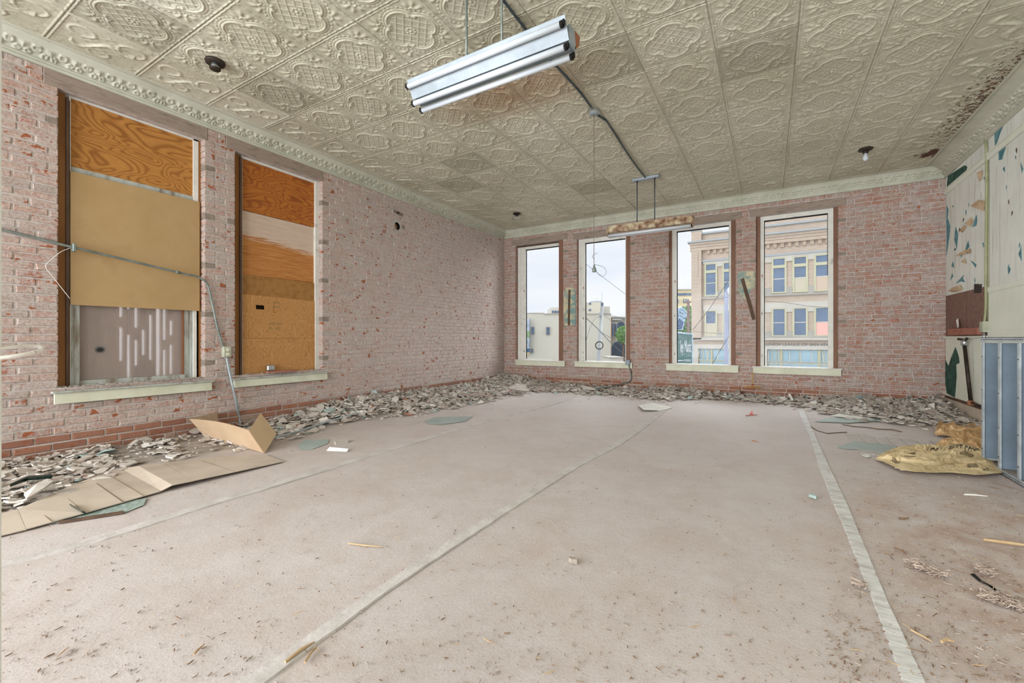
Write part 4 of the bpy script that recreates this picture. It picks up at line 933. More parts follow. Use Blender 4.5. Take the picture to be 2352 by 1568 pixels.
# ---------------------------------------------------------------- cardboard on the floor
cb = thing('flattened_cardboard', tuple(F(400, 1110)), 'long flattened dusty cardboard box lying on the floor by the left wall', 'cardboard')
def csheet(name, pts, mat=CARDF, th=.005):
    P = [onz(a, b, z) for a, b, z in pts]; return MB().slab(P, th).build(name, mat, cb)
csheet('cardboard_flap', [(-120, 1262, .004), (7, 1230, .004), (60, 1217, .004), (40, 1172, .03), (-100, 1205, .03)])
csheet('cardboard_flap', [(61, 1216, .006), (195, 1179, .012), (283, 1154, .01), (220, 1110, .02), (150, 1122, .02), (41, 1171, .03)])
csheet('cardboard_flap', [(284, 1153.5, .01), (369, 1129, .006), (279, 1077, .01), (221, 1094, .018), (150, 1121, .02), (221, 1109.5, .02)])
csheet('cardboard_flap', [(369.5, 1128.5, .006), (396, 1115, .028), (318, 1071, .03), (280, 1077, .012)])
csheet('cardboard_flap', [(396.5, 1114.8, .028), (445.5, 1105, .022), (373, 1064, .022), (319, 1071, .03)])
csheet('cardboard_flap', [(446, 1104.5, .022), (652, 1060, .004), (608, 1044, .006), (520, 1048, .008), (374, 1063.5, .022)])
for a, b in (((120, 1199), (75, 1160)), ((283, 1154), (221, 1110)), ((330, 1139), (250, 1092)), ((540, 1083), (455, 1056)), ((195, 1178), (150, 1140))):
    A, B = onz(*a, .018), onz(*b, .026); MB().tube([A, B], .0022, 4).build('crease', CARDD, cb)
st = thing('standing_cardboard', tuple(F(608, 1041)), 'folded piece of tan cardboard standing on the floor under the left wall windows', 'cardboard')
P1, P2, P3, P4 = atd(435, 962, 4.42), atd(572, 988.6, 3.97), F(465, 1008)+Vector((.05, .02, 0)), F(608, 1041)
def bent(name, A, B, C, D, mat, bow, par, n=10):
    mb = MB(); A, B, C, D = map(Vector, (A, B, C, D)); N = (B-A).cross(D-A).normalized()
    for i in range(n+1):
        for j in range(5):
            u, v = i/n, j/4; p = A.lerp(B, u).lerp(D.lerp(C, u), v)+N*bow*math.sin(u*math.pi)*(1-v*.6); mb.v.append(tuple(p))
    for i in range(n):
        for j in range(4): a = i*5+j; mb.face(a, a+5, a+6, a+1)
    nb = len(mb.v); 
    for p in list(mb.v): mb.v.append(tuple(Vector(p)+N*.004))
    for q in list(mb.f): mb.face(*[nb+i for i in reversed(q)])
    return mb.build(name, mat, par, smooth=False, recalc=False)
bent('long_panel', P1, P2, P4, P3, CARD, .03, st)
bent('rear_flap', atd(499, 944.6, 4.95), P1, P3, atd(511, 990, 5.05), CARD, .02, st)
bent('side_flap', P2, atd(598.7, 947.6, 4.38), atd(635, 996, 4.36), P4, simple('cardboard_lit', [(.3, 'cdb08b'), (.7, 'd6ba96')], 4, 4, .8), .0, st)  # lighter tone than the other panels: light on this flap painted in
# broken green glass pane under the cardboard
gl_ = thing('broken_glass_pane', tuple(F(220, 1185)), 'broken greenish wire glass pane under the front edge of the floor cardboard', 'glass')
GRG = simple('crushed_green_glass', [(.3, '75897f'), (.5, '9cada4'), (.7, 'c0c9c3')], 40, 7, .35, bump=.8, bscale=120)
MB().slab([F(103, 1204), F(285, 1178), F(330, 1160), F(337, 1144), F(250, 1160), F(180, 1180)], .003).build('glass_sheet', GRG, gl_)
MB().slab([F(134, 1203), F(283, 1180), F(284, 1176.5), (F(134, 1200.5))], .012).build('wood_edge_strip', DBROWN, gl_)
sh = MB().slab([onz(160, 1160, .03), onz(188, 1177, .03), onz(197, 1180, .02), onz(170, 1167, .02)], .012); tag(sh.build('glass_shard', GREENG), 'dark green glass shard edge on the floor cardboard', 'glass')
tag(MB().slab([onz(23, 1118, .07), onz(62, 1104, .07), onz(120, 1098, .07), onz(118, 1094, .075), onz(60, 1100, .075)], .02).build('glass_shard', GREENG), 'dark green glass shard sticking out of the near rubble at the left', 'glass')
tag(MB().slab([onz(55, 1137, .05), onz(88, 1112, .09), onz(125, 1106, .09), onz(100, 1125, .07), onz(62, 1148, .05)], .012).build('plaster_slab', CHIPS[0]), 'big dusty plaster slab over the green shard in the near rubble', 'plaster')

# ---------------------------------------------------------------- conduit on the left wall with outlet box
def LW3(px, py, off): return onx(px, py, XL+off)
oc = thing('wall_conduit', tuple(LW3(517, 810, .0)), 'grey conduit crossing the left windows and dropping through an outlet box to the floor', 'conduit')
xa = .02
pA = [LW3(-60, 515, xa), LW3(0, 526, xa), LW3(100, 551, xa), LW3(165, 567, xa), LW3(300, 599, xa), LW3(420, 628, xa), LW3(450, 634, xa), LW3(470, 645, xa+.01), LW3(480, 664, xa+.01), LW3(488, 700, xa), LW3(500, 755, xa), LW3(513, 800, xa)]
MB().tube(curve_pts(pA, 6), .0115, 8).build('pipe', CONDUIT, oc, True)
pB = [LW3(520, 818, xa), LW3(526, 850, xa+.02), LW3(534, 885, .09), LW3(543, 925, .07), atd(549, 960, 5.15), atd(553, 986, 5.05), atd(556, 1003, 5.0)]
MB().tube(curve_pts(pB, 6), .0125, 8).build('lower_pipe', CONDB, oc, True)
q = LW3(517, 808, 0)
MB().box(MI, XL, XL+.05, q.y-.04, q.y+.045, q.z-.06, q.z+.065).build('outlet_box', BOXP, oc, bevel=.004)
ob = MB().box(MI, XL+.05, XL+.056, q.y-.034, q.y+.039, q.z-.054, q.z+.059).build('face_plate', BOXP, oc)
for s in (-.026, .026):
    MB().lathe([(.019, 0), (.018, .006)], (XL+.056, q.y+.002, q.z+s), (1, 0, 0), 14).build('socket', IVORY, ob)
cl = LW3(170, 569, xa); MB().box(MI, XL-.01, XL+.04, cl.y-.012, cl.y+.012, cl.z-.035, cl.z+.04).build('clamp', CONDUIT, oc, bevel=.004)
cl = LW3(408, 625, xa); MB().tube([cl+Vector((0, -.02, .004)), cl+Vector((0, .02, -.004))], .016).build('coupling', CONDUIT, oc, True)
tag(MB().tube(curve_pts([LW3(163, 569, .03), LW3(140, 578, .04), LW3(118, 596, .02), LW3(105, 612, .015), LW3(125, 640, .02), LW3(161, 686, .0)], 6), .0022, 6).build('thin_wire', CLOTH, None, True), 'thin pale wire looping off the conduit over the first left window jamb', 'wire')
tag(MB().tube(curve_pts([F(612, 1016)+Vector((0, 0, .03)), F(690, 995)+Vector((0, 0, .03)), F(770, 970)+Vector((0, 0, .04)), F(870, 946)+Vector((0, 0, .05))], 6), .0115).build('floor_conduit', CONDB, None, True), 'grey conduit lying on the floor behind the standing cardboard', 'conduit')
tag(MB().tube(curve_pts([F(702, 972)+Vector((0, 0, .03)), F(760, 968)+Vector((0, 0, .035)), F(784, 961)+Vector((0, 0, .045)), F(770, 957)+Vector((0, 0, .05)), F(745, 964)+Vector((0, 0, .04))], 6), .008).build('cable', BLACK, None, True), 'short black cable in the rubble beside the floor conduit', 'cable')
# vent hole with crumpled paper, old gas outlet, sill odds and ends
vh = thing('stove_pipe_hole', tuple(VENT), 'round black pipe hole high in the left wall stuffed with brown paper', 'vent')
mbv = MB(); n = 24; r0, r1 = .066, .100
for k in range(n):
    a = 2*math.pi*k/n
    for r_, d in ((r1, -.003), (r0, -.001), (r0, .012)): mbv.v.append((XL-d, VENT.y+r_*math.cos(a), VENT.z+r_*math.sin(a)))
for k in range(n): a, b = k*3, ((k+1) % n)*3; mbv.face(a, b, b+1, a+1); mbv.face(a+1, b+1, b+2, a+2)
mbv.build('mortar_collar', MORT, vh, recalc=False)
MB().lathe([(.067, .0), (.067, .01)], (XL-.10, VENT.y, VENT.z), (1, 0, 0), 24).lathe([(.066, .012), (.066, .088), (.0655, .088), (.0655, .012)], (XL-.10, VENT.y, VENT.z), (1, 0, 0), 24).build('hole_shade', BLACK, vh)  # black disc and sleeve paint the shade inside the hole
pb = MB(); 
for i in range(9):
    for j in range(12):
        th_, ph_ = math.pi*i/8, 2*math.pi*j/12; r_ = .048*(1+.28*mn.noise(Vector((i*1.3, j*1.7, 0)))); pb.v.append((XL-.05+r_*math.cos(th_)*.5, VENT.y-.012+r_*math.sin(th_)*math.cos(ph_), VENT.z-.010+r_*1.15*math.sin(th_)*math.sin(ph_)))
for i in range(8):
    for j in range(12): a, b = i*12+j, i*12+(j+1) % 12; pb.face(a, b, b+12, a+12)
pb.build('crumpled_paper', simple('brown_wad', [(.3, '7b5535'), (.7, 'b28a62')], 25, 4, .9), vh)
so = thing('gas_outlet', tuple(SOCK), 'small black pipe stub above the round hole in the left wall', 'pipe')
MB().lathe([(.022, 0), (.022, .02), (.014, .02), (.012, .05)], SOCK, (1, 0, 0), 12).build('pipe_stub', DARKM, so, True)
MB().box(MI, XL, XL+.012, SOCK.y-.09, SOCK.y-.02, SOCK.z-.02, SOCK.z+.03).box(MI, XL, XL+.012, SOCK.y+.02, SOCK.y+.13, SOCK.z-.03, SOCK.z+.02).build('backing_block', WOODB, so)
a, b = LP(614, 857, -.03), LP(680, 850, -.03)
tag(MB().box(MI, XL-.02, XL+.05, a[0], b[0], LW[1][2]+.004, LW[1][2]+.026).build('red_board', REDW, bevel=.002), 'thin red-brown board lying on the sill of the second left window', 'board')
a, b = LP(618, 850, .0), LP(635, 850, .0)
tag(MB().box(MI, XL-.075, XL-.03, a[0], b[0], LW[1][2]+.03, LW[1][2]+.10).build('tin_can', CHROME, bevel=.01), 'small grey tin standing behind the red-brown board on the sill', 'tin')
rs = random.Random(4)
for nm, wi, mn_ in (('sill_debris', 0, 150), ('sill_debris', 1, 50)):
    V, Fs = [], []
    for k in range(mn_):
        s = rs.choice((.006, .012, .02)); v, f = chip_shape(rs, 0, s, .005); u = rs.uniform(LW[wi][0], LW[wi][1]); T = Matrix.Translation((XL+rs.uniform(-.07, .05), u, LW[wi][2]+.008)) @ Matrix.Rotation(rs.uniform(0, 6), 4, 'Z') @ Matrix.Rotation(rs.uniform(-.4, .4), 4, 'X'); n = len(V)
        V += [tuple(T @ Vector(p)) for p in v]; Fs += [tuple(n+i for i in q) for q in f]
    mb = MB(); mb.v = V; mb.f = Fs; mb.mi = [0]*len(Fs); tag(mb.build(nm, CHIPS[2]), 'flakes of paint and grit on the sill of the %s left window' % ('first' if wi == 0 else 'second'), 'debris', kind='stuff')

# ---------------------------------------------------------------- ceiling lamps and fittings
def batten(x0, x1, y, z, lab, new):
    c = (x0+x1)/2; L = x1-x0; t = thing('fluorescent_lamp', (c, y, z), lab, 'lamp')
    Mx = lambda a, b, d: (a, y+b, z+d)
    body = [(-.035, .10), (.035, .10), (.06, .03), (.03, -.01), (-.03, -.01), (-.06, .03)]
    mb = MB(); n0 = 0
    for xx in (x0, x1):
        for (a, b) in body: mb.v.append((xx, y+a, z+b))
    k = len(body); mb.face(*range(k)); mb.face(*range(2*k-1, k-1, -1))
    for i in range(k): j = (i+1) % k; mb.face(i, j, k+j, k+i)
    mb.build('housing', LAMPM if new else LAMPR, t)
    if new:
        wing = MB()
        for sgn in (-1, 1):
            wing.prism([(sgn*.118, .108), (sgn*.121, .101), (sgn*.058, -.012), (sgn*.050, -.008)], lambda a, b, d: (x0+d, y+a, z+b), 0, L)
        wing.build('reflector', LAMPM, t)
        MB().box(MI, x0, x1, y-.040, y+.040, z-.022, z-.012).build('ballast_cover', LAMPB, t)
        tubes = [(-.118, .055), (-.055, -.045), (.035, -.055)]
        MB().prism([(.035, .10), (.112, .102), (.09, .03), (.055, .0)], lambda a, b, d: (x1-.002+d, y+a, z+b), 0, .006).build('end_plate', RUSTE, t)
        MB().prism([(-.06, .085), (.04, .09), (.03, -.03), (-.045, -.03)], lambda a, b, d: (x1-.004+d, y+a, z+b), 0, .003).build('end_cap', LAMPB, t)
    else:
        tubes = [(-.045, -.062), (.04, -.062)]
        for xx in (x0-.02, x1-.005):
            MB().lathe([(.075, 0), (.08, .012), (.075, .025)], (xx, y, z+.01), (1, 0, 0), 16).build('end_cap', LAMPR, t, True)
    for (a, b) in tubes:
        tb = MB().tube([(x0+.01, y+a, z+b), (x1-.03, y+a, z+b)], .019, 14).build('lamp_tube', TUBE, t, True)
        for xx in (x0-.002, x1-.03): MB().tube([(xx, y+a, z+b), (xx+.016, y+a, z+b)], .0205, 12).build('tube_cap', BLACK if new else CHROME, tb, True)
        for xx in (x0-.012, x1-.012): MB().box(MI, xx, xx+.010, y+a-.010, y+a+.010, z+b-.008, z+b+.022).build('lamp_holder', BLACK, t)
    return t
L1 = batten(-2.335, -1.05, 2.5, 2.885, 'white twin fluorescent lamp hanging nearest the camera', True)
L2 = batten(-2.26, -.98, 6.9, 2.79, 'rust-stained fluorescent lamp hanging before the far windows', False)
for L_, xs, rm, y, z0 in ((L1, (-1.87, -1.57), CONDUIT, 2.5, 2.98), (L2, (-1.80, -1.53), RODM, 6.9, 2.88)):
    for x in xs: MB().tube([(x, y, z0), (x, y, ZC-.035)], .008, 8).build('hanging_rod', rm, L_, True)
    cp = MB().box(MI, -1.87 if y > 5 else -1.95, -1.46 if y > 5 else -1.5, y-.045, y+.045, ZC-.045, ZC-.008).build('ceiling_plate', LAMPM, L_, bevel=.003)
    for x in xs: MB().lathe([(.018, -.01), (.018, 0)], (x, y, ZC-.045), (0, 0, 1), 10).build('rod_nut', RODM, cp)
cn = thing('ceiling_conduit', (-1.668, 4.58, ZC-.02), 'dark conduit running along the tin ceiling between the two lamps', 'conduit')
MB().tube(curve_pts([(-1.70, 2.55, ZC-.022), (-1.70, 3.4, ZC-.024), (-1.66, 4.1, ZC-.024), (-1.665, 4.5, ZC-.022)], 5), .011).build('pipe', RODM, cn, True)
MB().tube(curve_pts([(-1.665, 4.66, ZC-.022), (-1.63, 4.8, ZC-.022), (-1.62, 4.95, ZC-.022), (-1.66, 6.0, ZC-.024), (-1.665, 6.86, ZC-.024)], 5), .011).build('pipe', RODM, cn, True)
JB = thing('pendant_lampholder', (-1.668, 4.58, ZC), 'round ceiling box with a long cord and bare lampholder before the second far window', 'lamp')
MB().lathe([(.058, -.045), (.062, -.04), (.062, -.006)], (-1.668, 4.58, ZC), (0, 0, 1), 20).build('ceiling_box', CHROME, JB, False)
MB().lathe([(.02, -.054), (.045, -.050), (.05, -.045)], (-1.668, 4.58, ZC), (0, 0, 1), 20).build('ceiling_rose', LAMPM, JB, True)
zs_ = 1.825
MB().tube(curve_pts([(-1.668, 4.58, ZC-.05), (-1.668, 4.58, 2.6), (-1.670, 4.58, 2.05), (-1.668, 4.58, zs_+.03)], 6), .0035, 6).build('cord', simple('brown_cord', '6f6358', rough=.7), JB, True)
MB().lathe([(.017, -.035), (.022, -.03), (.022, 0), (.012, .02), (.008, .045)], (-1.668, 4.58, zs_), (0, 0, 1), 14).build('lamp_holder', CONDUIT, JB, True)
cq = [(-1.668, zs_+.05), (-1.60, zs_+.03), (-1.55, zs_+.0), (-1.53, zs_-.05), (-1.57, zs_-.09), (-1.62, zs_-.06), (-1.655, zs_+.01), (-1.67, zs_+.06)]
MB().tube(curve_pts([(a, 4.58, b) for a, b in cq], 6), .0025, 6).build('loose_wire', CONDUIT, JB, True)
MB().tube(curve_pts([(-1.63, 4.58, zs_+.17), (-1.66, 4.58, zs_+.165), (-1.69, 4.58, zs_+.14), (-1.668, 4.58, zs_+.11)], 6), .003, 6).build('wire_end', CONDUIT, JB, True)
def ceil_socket(px, py, lab, kind):
    p = onz(px, py, ZC-.03); t = thing('ceiling_lampholder', (p.x, p.y, ZC), lab, 'lampholder')
    MB().lathe([(.075, -.022), (.08, -.012), (.08, 0)], (p.x, p.y, ZC-.008), (0, 0, 1), 20).build('base_plate', DARKM, t, True)
    MB().lathe([(.03, -.06), (.034, -.055), (.028, -.02)], (p.x, p.y, ZC-.008), (0, 0, 1), 16).build('socket', DARKM if kind != 'ring' else CHROME, t, True)
    if kind == 'white': MB().lathe([(.004, -.165), (.022, -.155), (.031, -.135), (.030, -.11), (.016, -.08), (.013, -.06)], (p.x, p.y, ZC-.008), (0, 0, 1), 18).build('bulb', TUBE, t, True)
    if kind == 'clear': MB().lathe([(.09, -.115), (.075, -.085), (.035, -.055)], (p.x, p.y, ZC-.008), (0, 0, 1), 18).build('glass_shade', BULBG, t, True)
    if kind == 'ring': MB().lathe([(.04, -.075), (.045, -.07), (.045, -.062), (.04, -.058)], (p.x, p.y, ZC-.008), (0, 0, 1), 18).build('holder_ring', DARKM, t, True)
ceil_socket(494, 147, 'black empty lampholder on the tin ceiling above the left windows', 'ring')
ceil_socket(1187, 492, 'dark lampholder with a glass shade on the ceiling near the far left corner', 'clear')
ceil_socket(1988, 345, 'ceiling lampholder with a white bulb near the damp right-hand corner', 'white')

# ---------------------------------------------------------------- things on the back wall
def bpoly(pts, name, mat, d0, d1, par=None, label=None, cat=None):
    o = MB().prism([BP(a, b, d0) for a, b in pts], MBk, d0, d1).build(name, mat, par)
    if cat: tag(o, label, cat)
    elif label: o['label'] = label
    return o
PLB = simple('old_blue_plaster', [(.42, '7d9a98'), (.5, 'a9a892'), (.58, 'c9bf9f')], 9, 4, .8)
p1 = thing('plaster_patch', tuple(ony(1309, 748, YB)), 'upright remnant of cream and blue plaster between the first two far windows', 'plaster')
bpoly([(1296, 668), (1300, 661), (1318, 660), (1322, 668), (1322, 747), (1297, 748), (1294, 720)], 'plaster', PLB, -.012, .0, p1)
bpoly([(1305.5, 665), (1310, 665), (1308.5, 747), (1304, 747)], 'wood_strip', DBROWN, -.022, -.012, p1)
p2 = thing('plaster_patch', tuple(ony(1712, 690, YB)), 'broken remnant of blue and cream plaster between the two right far windows', 'plaster')
bpoly([(1695, 624), (1733, 623), (1735, 640), (1733, 660), (1722, 668), (1714, 690), (1704, 682), (1697, 670)], 'plaster', PLB, -.012, .0, p2)
tag(MB().prism([BP(a, b, -.03) for a, b in ((1701, 641), (1708, 638), (1735, 732), (1728, 735))], MBk, -.03, -.013).build('wood_lath', DBROWN), 'dark wooden lath hanging aslant from the plaster patch beside the largest window', 'wood strip')
bx = thing('wall_conduit', tuple(ony(1443, 832, YB-.03)), 'grey box and bent conduit at the right end of the second far window sill', 'conduit')
q = ony(1443, 832, YB-.06); MB().box(MI, q.x-.05, q.x+.04, YB-.10, YB-.05, q.z-.05, q.z+.05).build('outlet_box', LAMPB, bx, bevel=.005)
MB().tube(curve_pts([ony(1444, 838, YB-.07), ony(1447, 850, YB-.05), ony(1449, 866, YB-.05), ony(1444, 876, YB-.06), onz(1430, 881, .14), onz(1390, 889, .10), onz(1345, 895, .08)], 6), .013).build('pipe', CONDUIT, bx, True)
pd = thing('wooden_paddle', tuple(ony(1728, 886, YB-.12)), 'upright stick through a small wooden board standing below the gap between the right far windows', 'wooden toy')
q = ony(1728, 886, YB-.12)
MB().tube([(q.x, q.y, q.z-.01), (q.x, q.y, q.z+.24)], .007).build('stick', simple('yellow_stick', 'c59a4e'), pd, True)
MB().slab([q+Vector(a) for a in ((-.15, -.03, 0), (.0, -.09, 0), (.15, -.02, 0), (.02, .07, 0))], .008).build('board', simple('pale_board', 'dcc9a4'), pd)
MB().slab([q+Vector(a) for a in ((-.12, -.02, -.025), (.0, -.07, -.03), (.12, -.02, -.025), (.02, .04, -.02))], .01).build('lower_board', simple('orange_board', 'cf9a58'), pd)
MB().lathe([(.014, 0), (.014, .02)], q+Vector((0, 0, .008)), (0, 0, 1), 10).build('red_knob', simple('red_plastic', 'b3261e', rough=.4), pd)
for pp in ((1676, 893), (1775, 898)): pass
tag(MB().slab([ony(1810, 906, 8.55), ony(1815, 905, 8.55), ony(1824, 921, 8.4), ony(1818, 923, 8.4)], .01, (0, 0, 1)).build('white_rag', CLOTH), 'small white rag on the rubble at the far end of the crooked seam strip', 'rag')
tag(MB().slab([F(1722, 951)+Vector((0, 0, .004)), F(1728, 947)+Vector((0, 0, .03)), F(1730, 953)+Vector((0, 0, .0))], .008).build('red_scrap', simple('red_plastic_scrap', 'd0564e', rough=.5)), 'tiny red plastic scrap on the floor before the far rubble', 'scrap')
# timbers thrown on the heaps
for pts, lb in ((((1105, 880), (1150, 893)), 'grey lath lying on the rubble by the far left corner'), (((1020, 905), (1130, 909)), 'long pale lath at the foot of the left wall rubble'), (((1880, 905), (1905, 916)), 'short lath among the right-hand rubble')):
    a, b = onz(*pts[0], .08), onz(*pts[1], .06); tag(MB().tube([a, b], .02, 4).build('lath', LINT), lb, 'wood strip')

# ---------------------------------------------------------------- metal shelving on its side at the right
XF, XBk = 1.555, 1.86; Ys = [5.20-.31*k for k in range(6)]
sh_ = thing('metal_shelving', (XF, 4.3, 0), 'blue-grey metal shelving unit lying on its side by the right wall', 'shelving')
ytop = 1.045
for y in Ys:
    s = MB().box(MI, XF+.012, XBk, y-.004, y+.004, .03, ytop-.03).build('shelf', SHELFB, sh_)
    MB().box(MI, XF, XF+.012, y-.018, y+.018, .02, ytop-.02).build('shelf_lip', SHELFE, s, bevel=.002)
    for z in (.12, .35, .62, .9): MB().lathe([(.005, 0), (.004, .003)], (XF, y, z), (-1, 0, 0), 8).build('bolt', DARKM, s)
def post(x, z, nm='post'):
    mb = MB().box(MI, x-.004, x, Ys[-1]-.2, Ys[0]+.02, z-.018, z+.018).box(MI, x-.004, x+.034, Ys[-1]-.2, Ys[0]+.02, z+(.014 if z > .5 else -.018), z+(.018 if z > .5 else -.014))
    o = mb.build(nm, SHELFE, sh_)
    h = MB(); y = Ys[0]
    while y > Ys[-1]-.15: h.box(MI, x-.0055, x-.004, y-.007, y+.001, z-.005, z+.005); y -= .025
    h.build('post_holes', DARKM, o)
post(XF-.002, ytop); post(XF-.002, .018); post(XBk, ytop); post(XBk, .018)
p = F(2300, 1092); q = F(2420, 1152)
MB().box(MI, XF+.012, XBk, Ys[0]-.02, Ys[0]+.0, .03, .045).build('side_brace', SHELFE, sh_)

# ---------------------------------------------------------------- crumpled newspaper and kraft paper
def crumple(name, outline_top, outline_bot, mat, amp, lab, seed, nx=110, ny=44, thick=.003, rows=8, base=.02):
    T = [F(*p) for p in outline_top]; B = [F(*p) for p in outline_bot]
    def it(P, t): k = t*(len(P)-1); i = min(int(k), len(P)-2); return P[i].lerp(P[i+1], k-i)
    V = []
    for i in range(nx+1):
        for j in range(ny+1):
            u, v = i/nx, j/ny; p = it(T, u).lerp(it(B, u), v)
            jg = mn.noise(Vector((u*30, 7*(j > ny/2), seed)))*.018 if j in (0, ny) else 0
            q = Vector((u*2.6+.7*mn.noise(Vector((u*3, v*3, seed))), v*rows+1.3*mn.noise(Vector((u*5, v*4, seed+5))), seed))
            rd = 1-abs(2*mn.noise(q)); rd2 = 1-abs(2*mn.noise(q*2.3+Vector((5, 1, 2))))
            e = min(1, min(v, 1-v)*7+.12)*min(1, min(u, 1-u)*9+.1)
            z = base+amp*(max(0, rd)**1.6*.75+.35*max(0, rd2)**2)*e
            V.append(Vector((p.x+jg, p.y+jg, z)))
    idx = lambda i, j: i*(ny+1)+j
    mb = MB(); mb.v = [tuple(p) for p in V]
    for i in range(nx):
        for j in range(ny): mb.face(idx(i, j), idx(i+1, j), idx(i+1, j+1), idx(i, j+1))
    o = tag(mb.build(name, mat, None, recalc=False), lab, 'paper')
    md = o.modifiers.new('thick', 'SOLIDIFY'); md.thickness = thick; md.offset = -1
    def surf(u, v):
        i, j = min(nx-1, max(0, int(u*nx))), min(ny-1, max(0, int(v*ny))); fu, fv = u*nx-i, v*ny-j
        return V[idx(i, j)].lerp(V[idx(i+1, j)], fu).lerp(V[idx(i, j+1)].lerp(V[idx(i+1, j+1)], fu), fv)
    return o, surf
npo, nsf = crumple('newspaper', [(2018, 1052), (2062, 1034), (2110, 1026), (2160, 1031), (2200, 1026), (2245, 1032), (2268, 1052)], [(2012, 1060), (2045, 1073), (2072, 1087), (2125, 1091), (2185, 1092), (2250, 1097), (2302, 1092)],
                   NEWS, .042, 'crumpled yellowed newspaper on the floor in front of the metal shelving', 3.3)
def print_on(par, surf, text, u0, v0, hu, hv):
    cu = bpy.data.curves.new('t', 'FONT'); cu.body = text; cu.size = 1; ob = bpy.data.objects.new('t', cu); COL.objects.link(ob)
    dg = bpy.context.evaluated_depsgraph_get(); me = bpy.data.meshes.new_from_object(ob.evaluated_get(dg)); bpy.data.objects.remove(ob)
    bm = bmesh.new(); bm.from_mesh(me); bmesh.ops.triangulate(bm, faces=bm.faces); bmesh.ops.subdivide_edges(bm, edges=bm.edges[:], cuts=1); 
    for v in bm.verts: s = surf(min(.99, max(0, u0+v.co.x*hu)), min(.99, max(0, v0-v.co.y*hv))); v.co = (s.x, s.y, s.z+.0085)
    bm.to_mesh(me); bm.free(); me.materials.clear(); me.materials.append(INK); me.name = 'headline'
    o = bpy.data.objects.new('headline', me); COL.objects.link(o); o.parent = par
print_on(npo, nsf, 'THE MARKET PAGE', .42, .30, .050, .17)
print_on(npo, nsf, 'MR. GIBSON  AND  CO.', .20, .14, .018, .07); print_on(npo, nsf, 'SALE', .86, .95, .022, .09); print_on(npo, nsf, 'W  5', .22, .55, .03, .14)
ik = MB()
for (ua, ub, va, vb) in ((.27, .36, .44, .56), (.285, .38, .60, .65), (.17, .27, .80, .9), (.70, .80, .42, .48), (.76, .82, .76, .88)):
    n = len(ik.v)
    for i in range(7):
        for j in range(4): s = nsf(ua+(ub-ua)*i/6, va+(vb-va)*j/3); ik.v.append((s.x, s.y, s.z+.008))
    for i in range(6):
        for j in range(3): a = n+i*4+j; ik.face(a, a+4, a+5, a+1)
ik.build('printed_picture', simple('faded_picture_ink', [(.35, '6b5d45'), (.65, 'a8946c')], 40, 5, .9), npo, recalc=False)
crumple('kraft_paper', [(2150, 992), (2158, 975), (2200, 979), (2240, 975), (2275, 985), (2300, 1000)], [(2146, 1002), (2175, 1006), (2200, 1013), (2220, 1022), (2262, 1035), (2310, 1050)], NEWS2, .06, 'torn brown kraft paper half hidden behind the metal shelving', 9.1, 50, 26, rows=3)
crumple('kraft_paper', [(2150, 1024), (2190, 1018), (2230, 1018), (2262, 1022), (2290, 1034)], [(2148, 1034), (2190, 1034), (2235, 1040), (2262, 1050), (2300, 1070)], NEWS2, .05, 'strip of brown paper between the newspaper and the metal shelving', 5.2, 40, 14, rows=2)

# ---------------------------------------------------------------- splinters, straws, fluff
rs = random.Random(31)
named = [((2258, 1243), (2400, 1262), .016, STRAW, 'long pale wood splinter at the right edge of the floor'), ((2215, 1138), (2268, 1142), .012, CHIPS[1], 'pale wooden stick in front of the metal shelving foot'),
         ((800, 1250), (878, 1258), .008, STRAW, 'thin bent straw on the floor left of the middle seam strip'), ((655, 1525), (722, 1478), .010, STRAW, 'pale wood splinter lying along the middle seam strip'),
         ((700, 1525), (728, 1488), .008, STRAW, 'shorter pale splinter right of the middle seam strip'), ((445, 1506), (470, 1482), .007, STRAW, 'short pale splinter at the lower left of the floor'),
         ((2093, 1450), (2142, 1477), .007, STRAW, 'thin straw right of the crooked seam strip near the bottom'), ((2163, 1478), (2192, 1477), .010, STRAW, 'short thick splinter near the bottom right'),
         ((2065, 1193), (2088, 1193), .012, STRAWD, 'small brown stick right of the crooked seam strip'), ((2055, 1260), (2082, 1275), .008, STRAWD, 'thin brown twig right of the crooked seam strip'),
         ((2150, 942+120), (2151, 943+120), .002, STRAWD, None), ((1713, 956), (1740, 954), .014, CHIPS[4], 'small pinkish wood strip on the floor before the far rubble'), ((1727, 1013), (1742, 1016), .01, CHIPS[4], 'small reddish stick in the middle distance of the floor'),
         ((2280, 1110), (2352, 1128), .005, STRAWD, 'long thin twig beside the metal shelving foot'), ((2270, 1118), (2304, 1128), .005, STRAWD, 'thin dark twig in front of the metal shelving')]
for a, b, w_, m_, lb in named:
    if not lb: continue
    A, B = F(*a), F(*b); mid = A.lerp(B, .5)+Vector((rs.uniform(-.01, .01), rs.uniform(-.01, .01), .0)); up = Vector((0, 0, w_*.5+.002))
    tag(MB().tube([A+up, mid+up*1.2, B+up], [w_*.5, w_*.6, w_*.25], 5).build('wood_splinter', m_), lb, 'splinter')
sp = []
for m_ in (STRAW, STRAWD):
    for k in range(5):
        L = 1; mb = MB(); mb.tube([(-.5, 0, 0), (0, rs.uniform(-.04, .04), .01), (.5, 0, 0)], [.03, .05, .02], 4); o_ = mb.build('wood_splinter', m_); sp.append((o_.data, m_)); bpy.data.objects.remove(o_)
n = 0
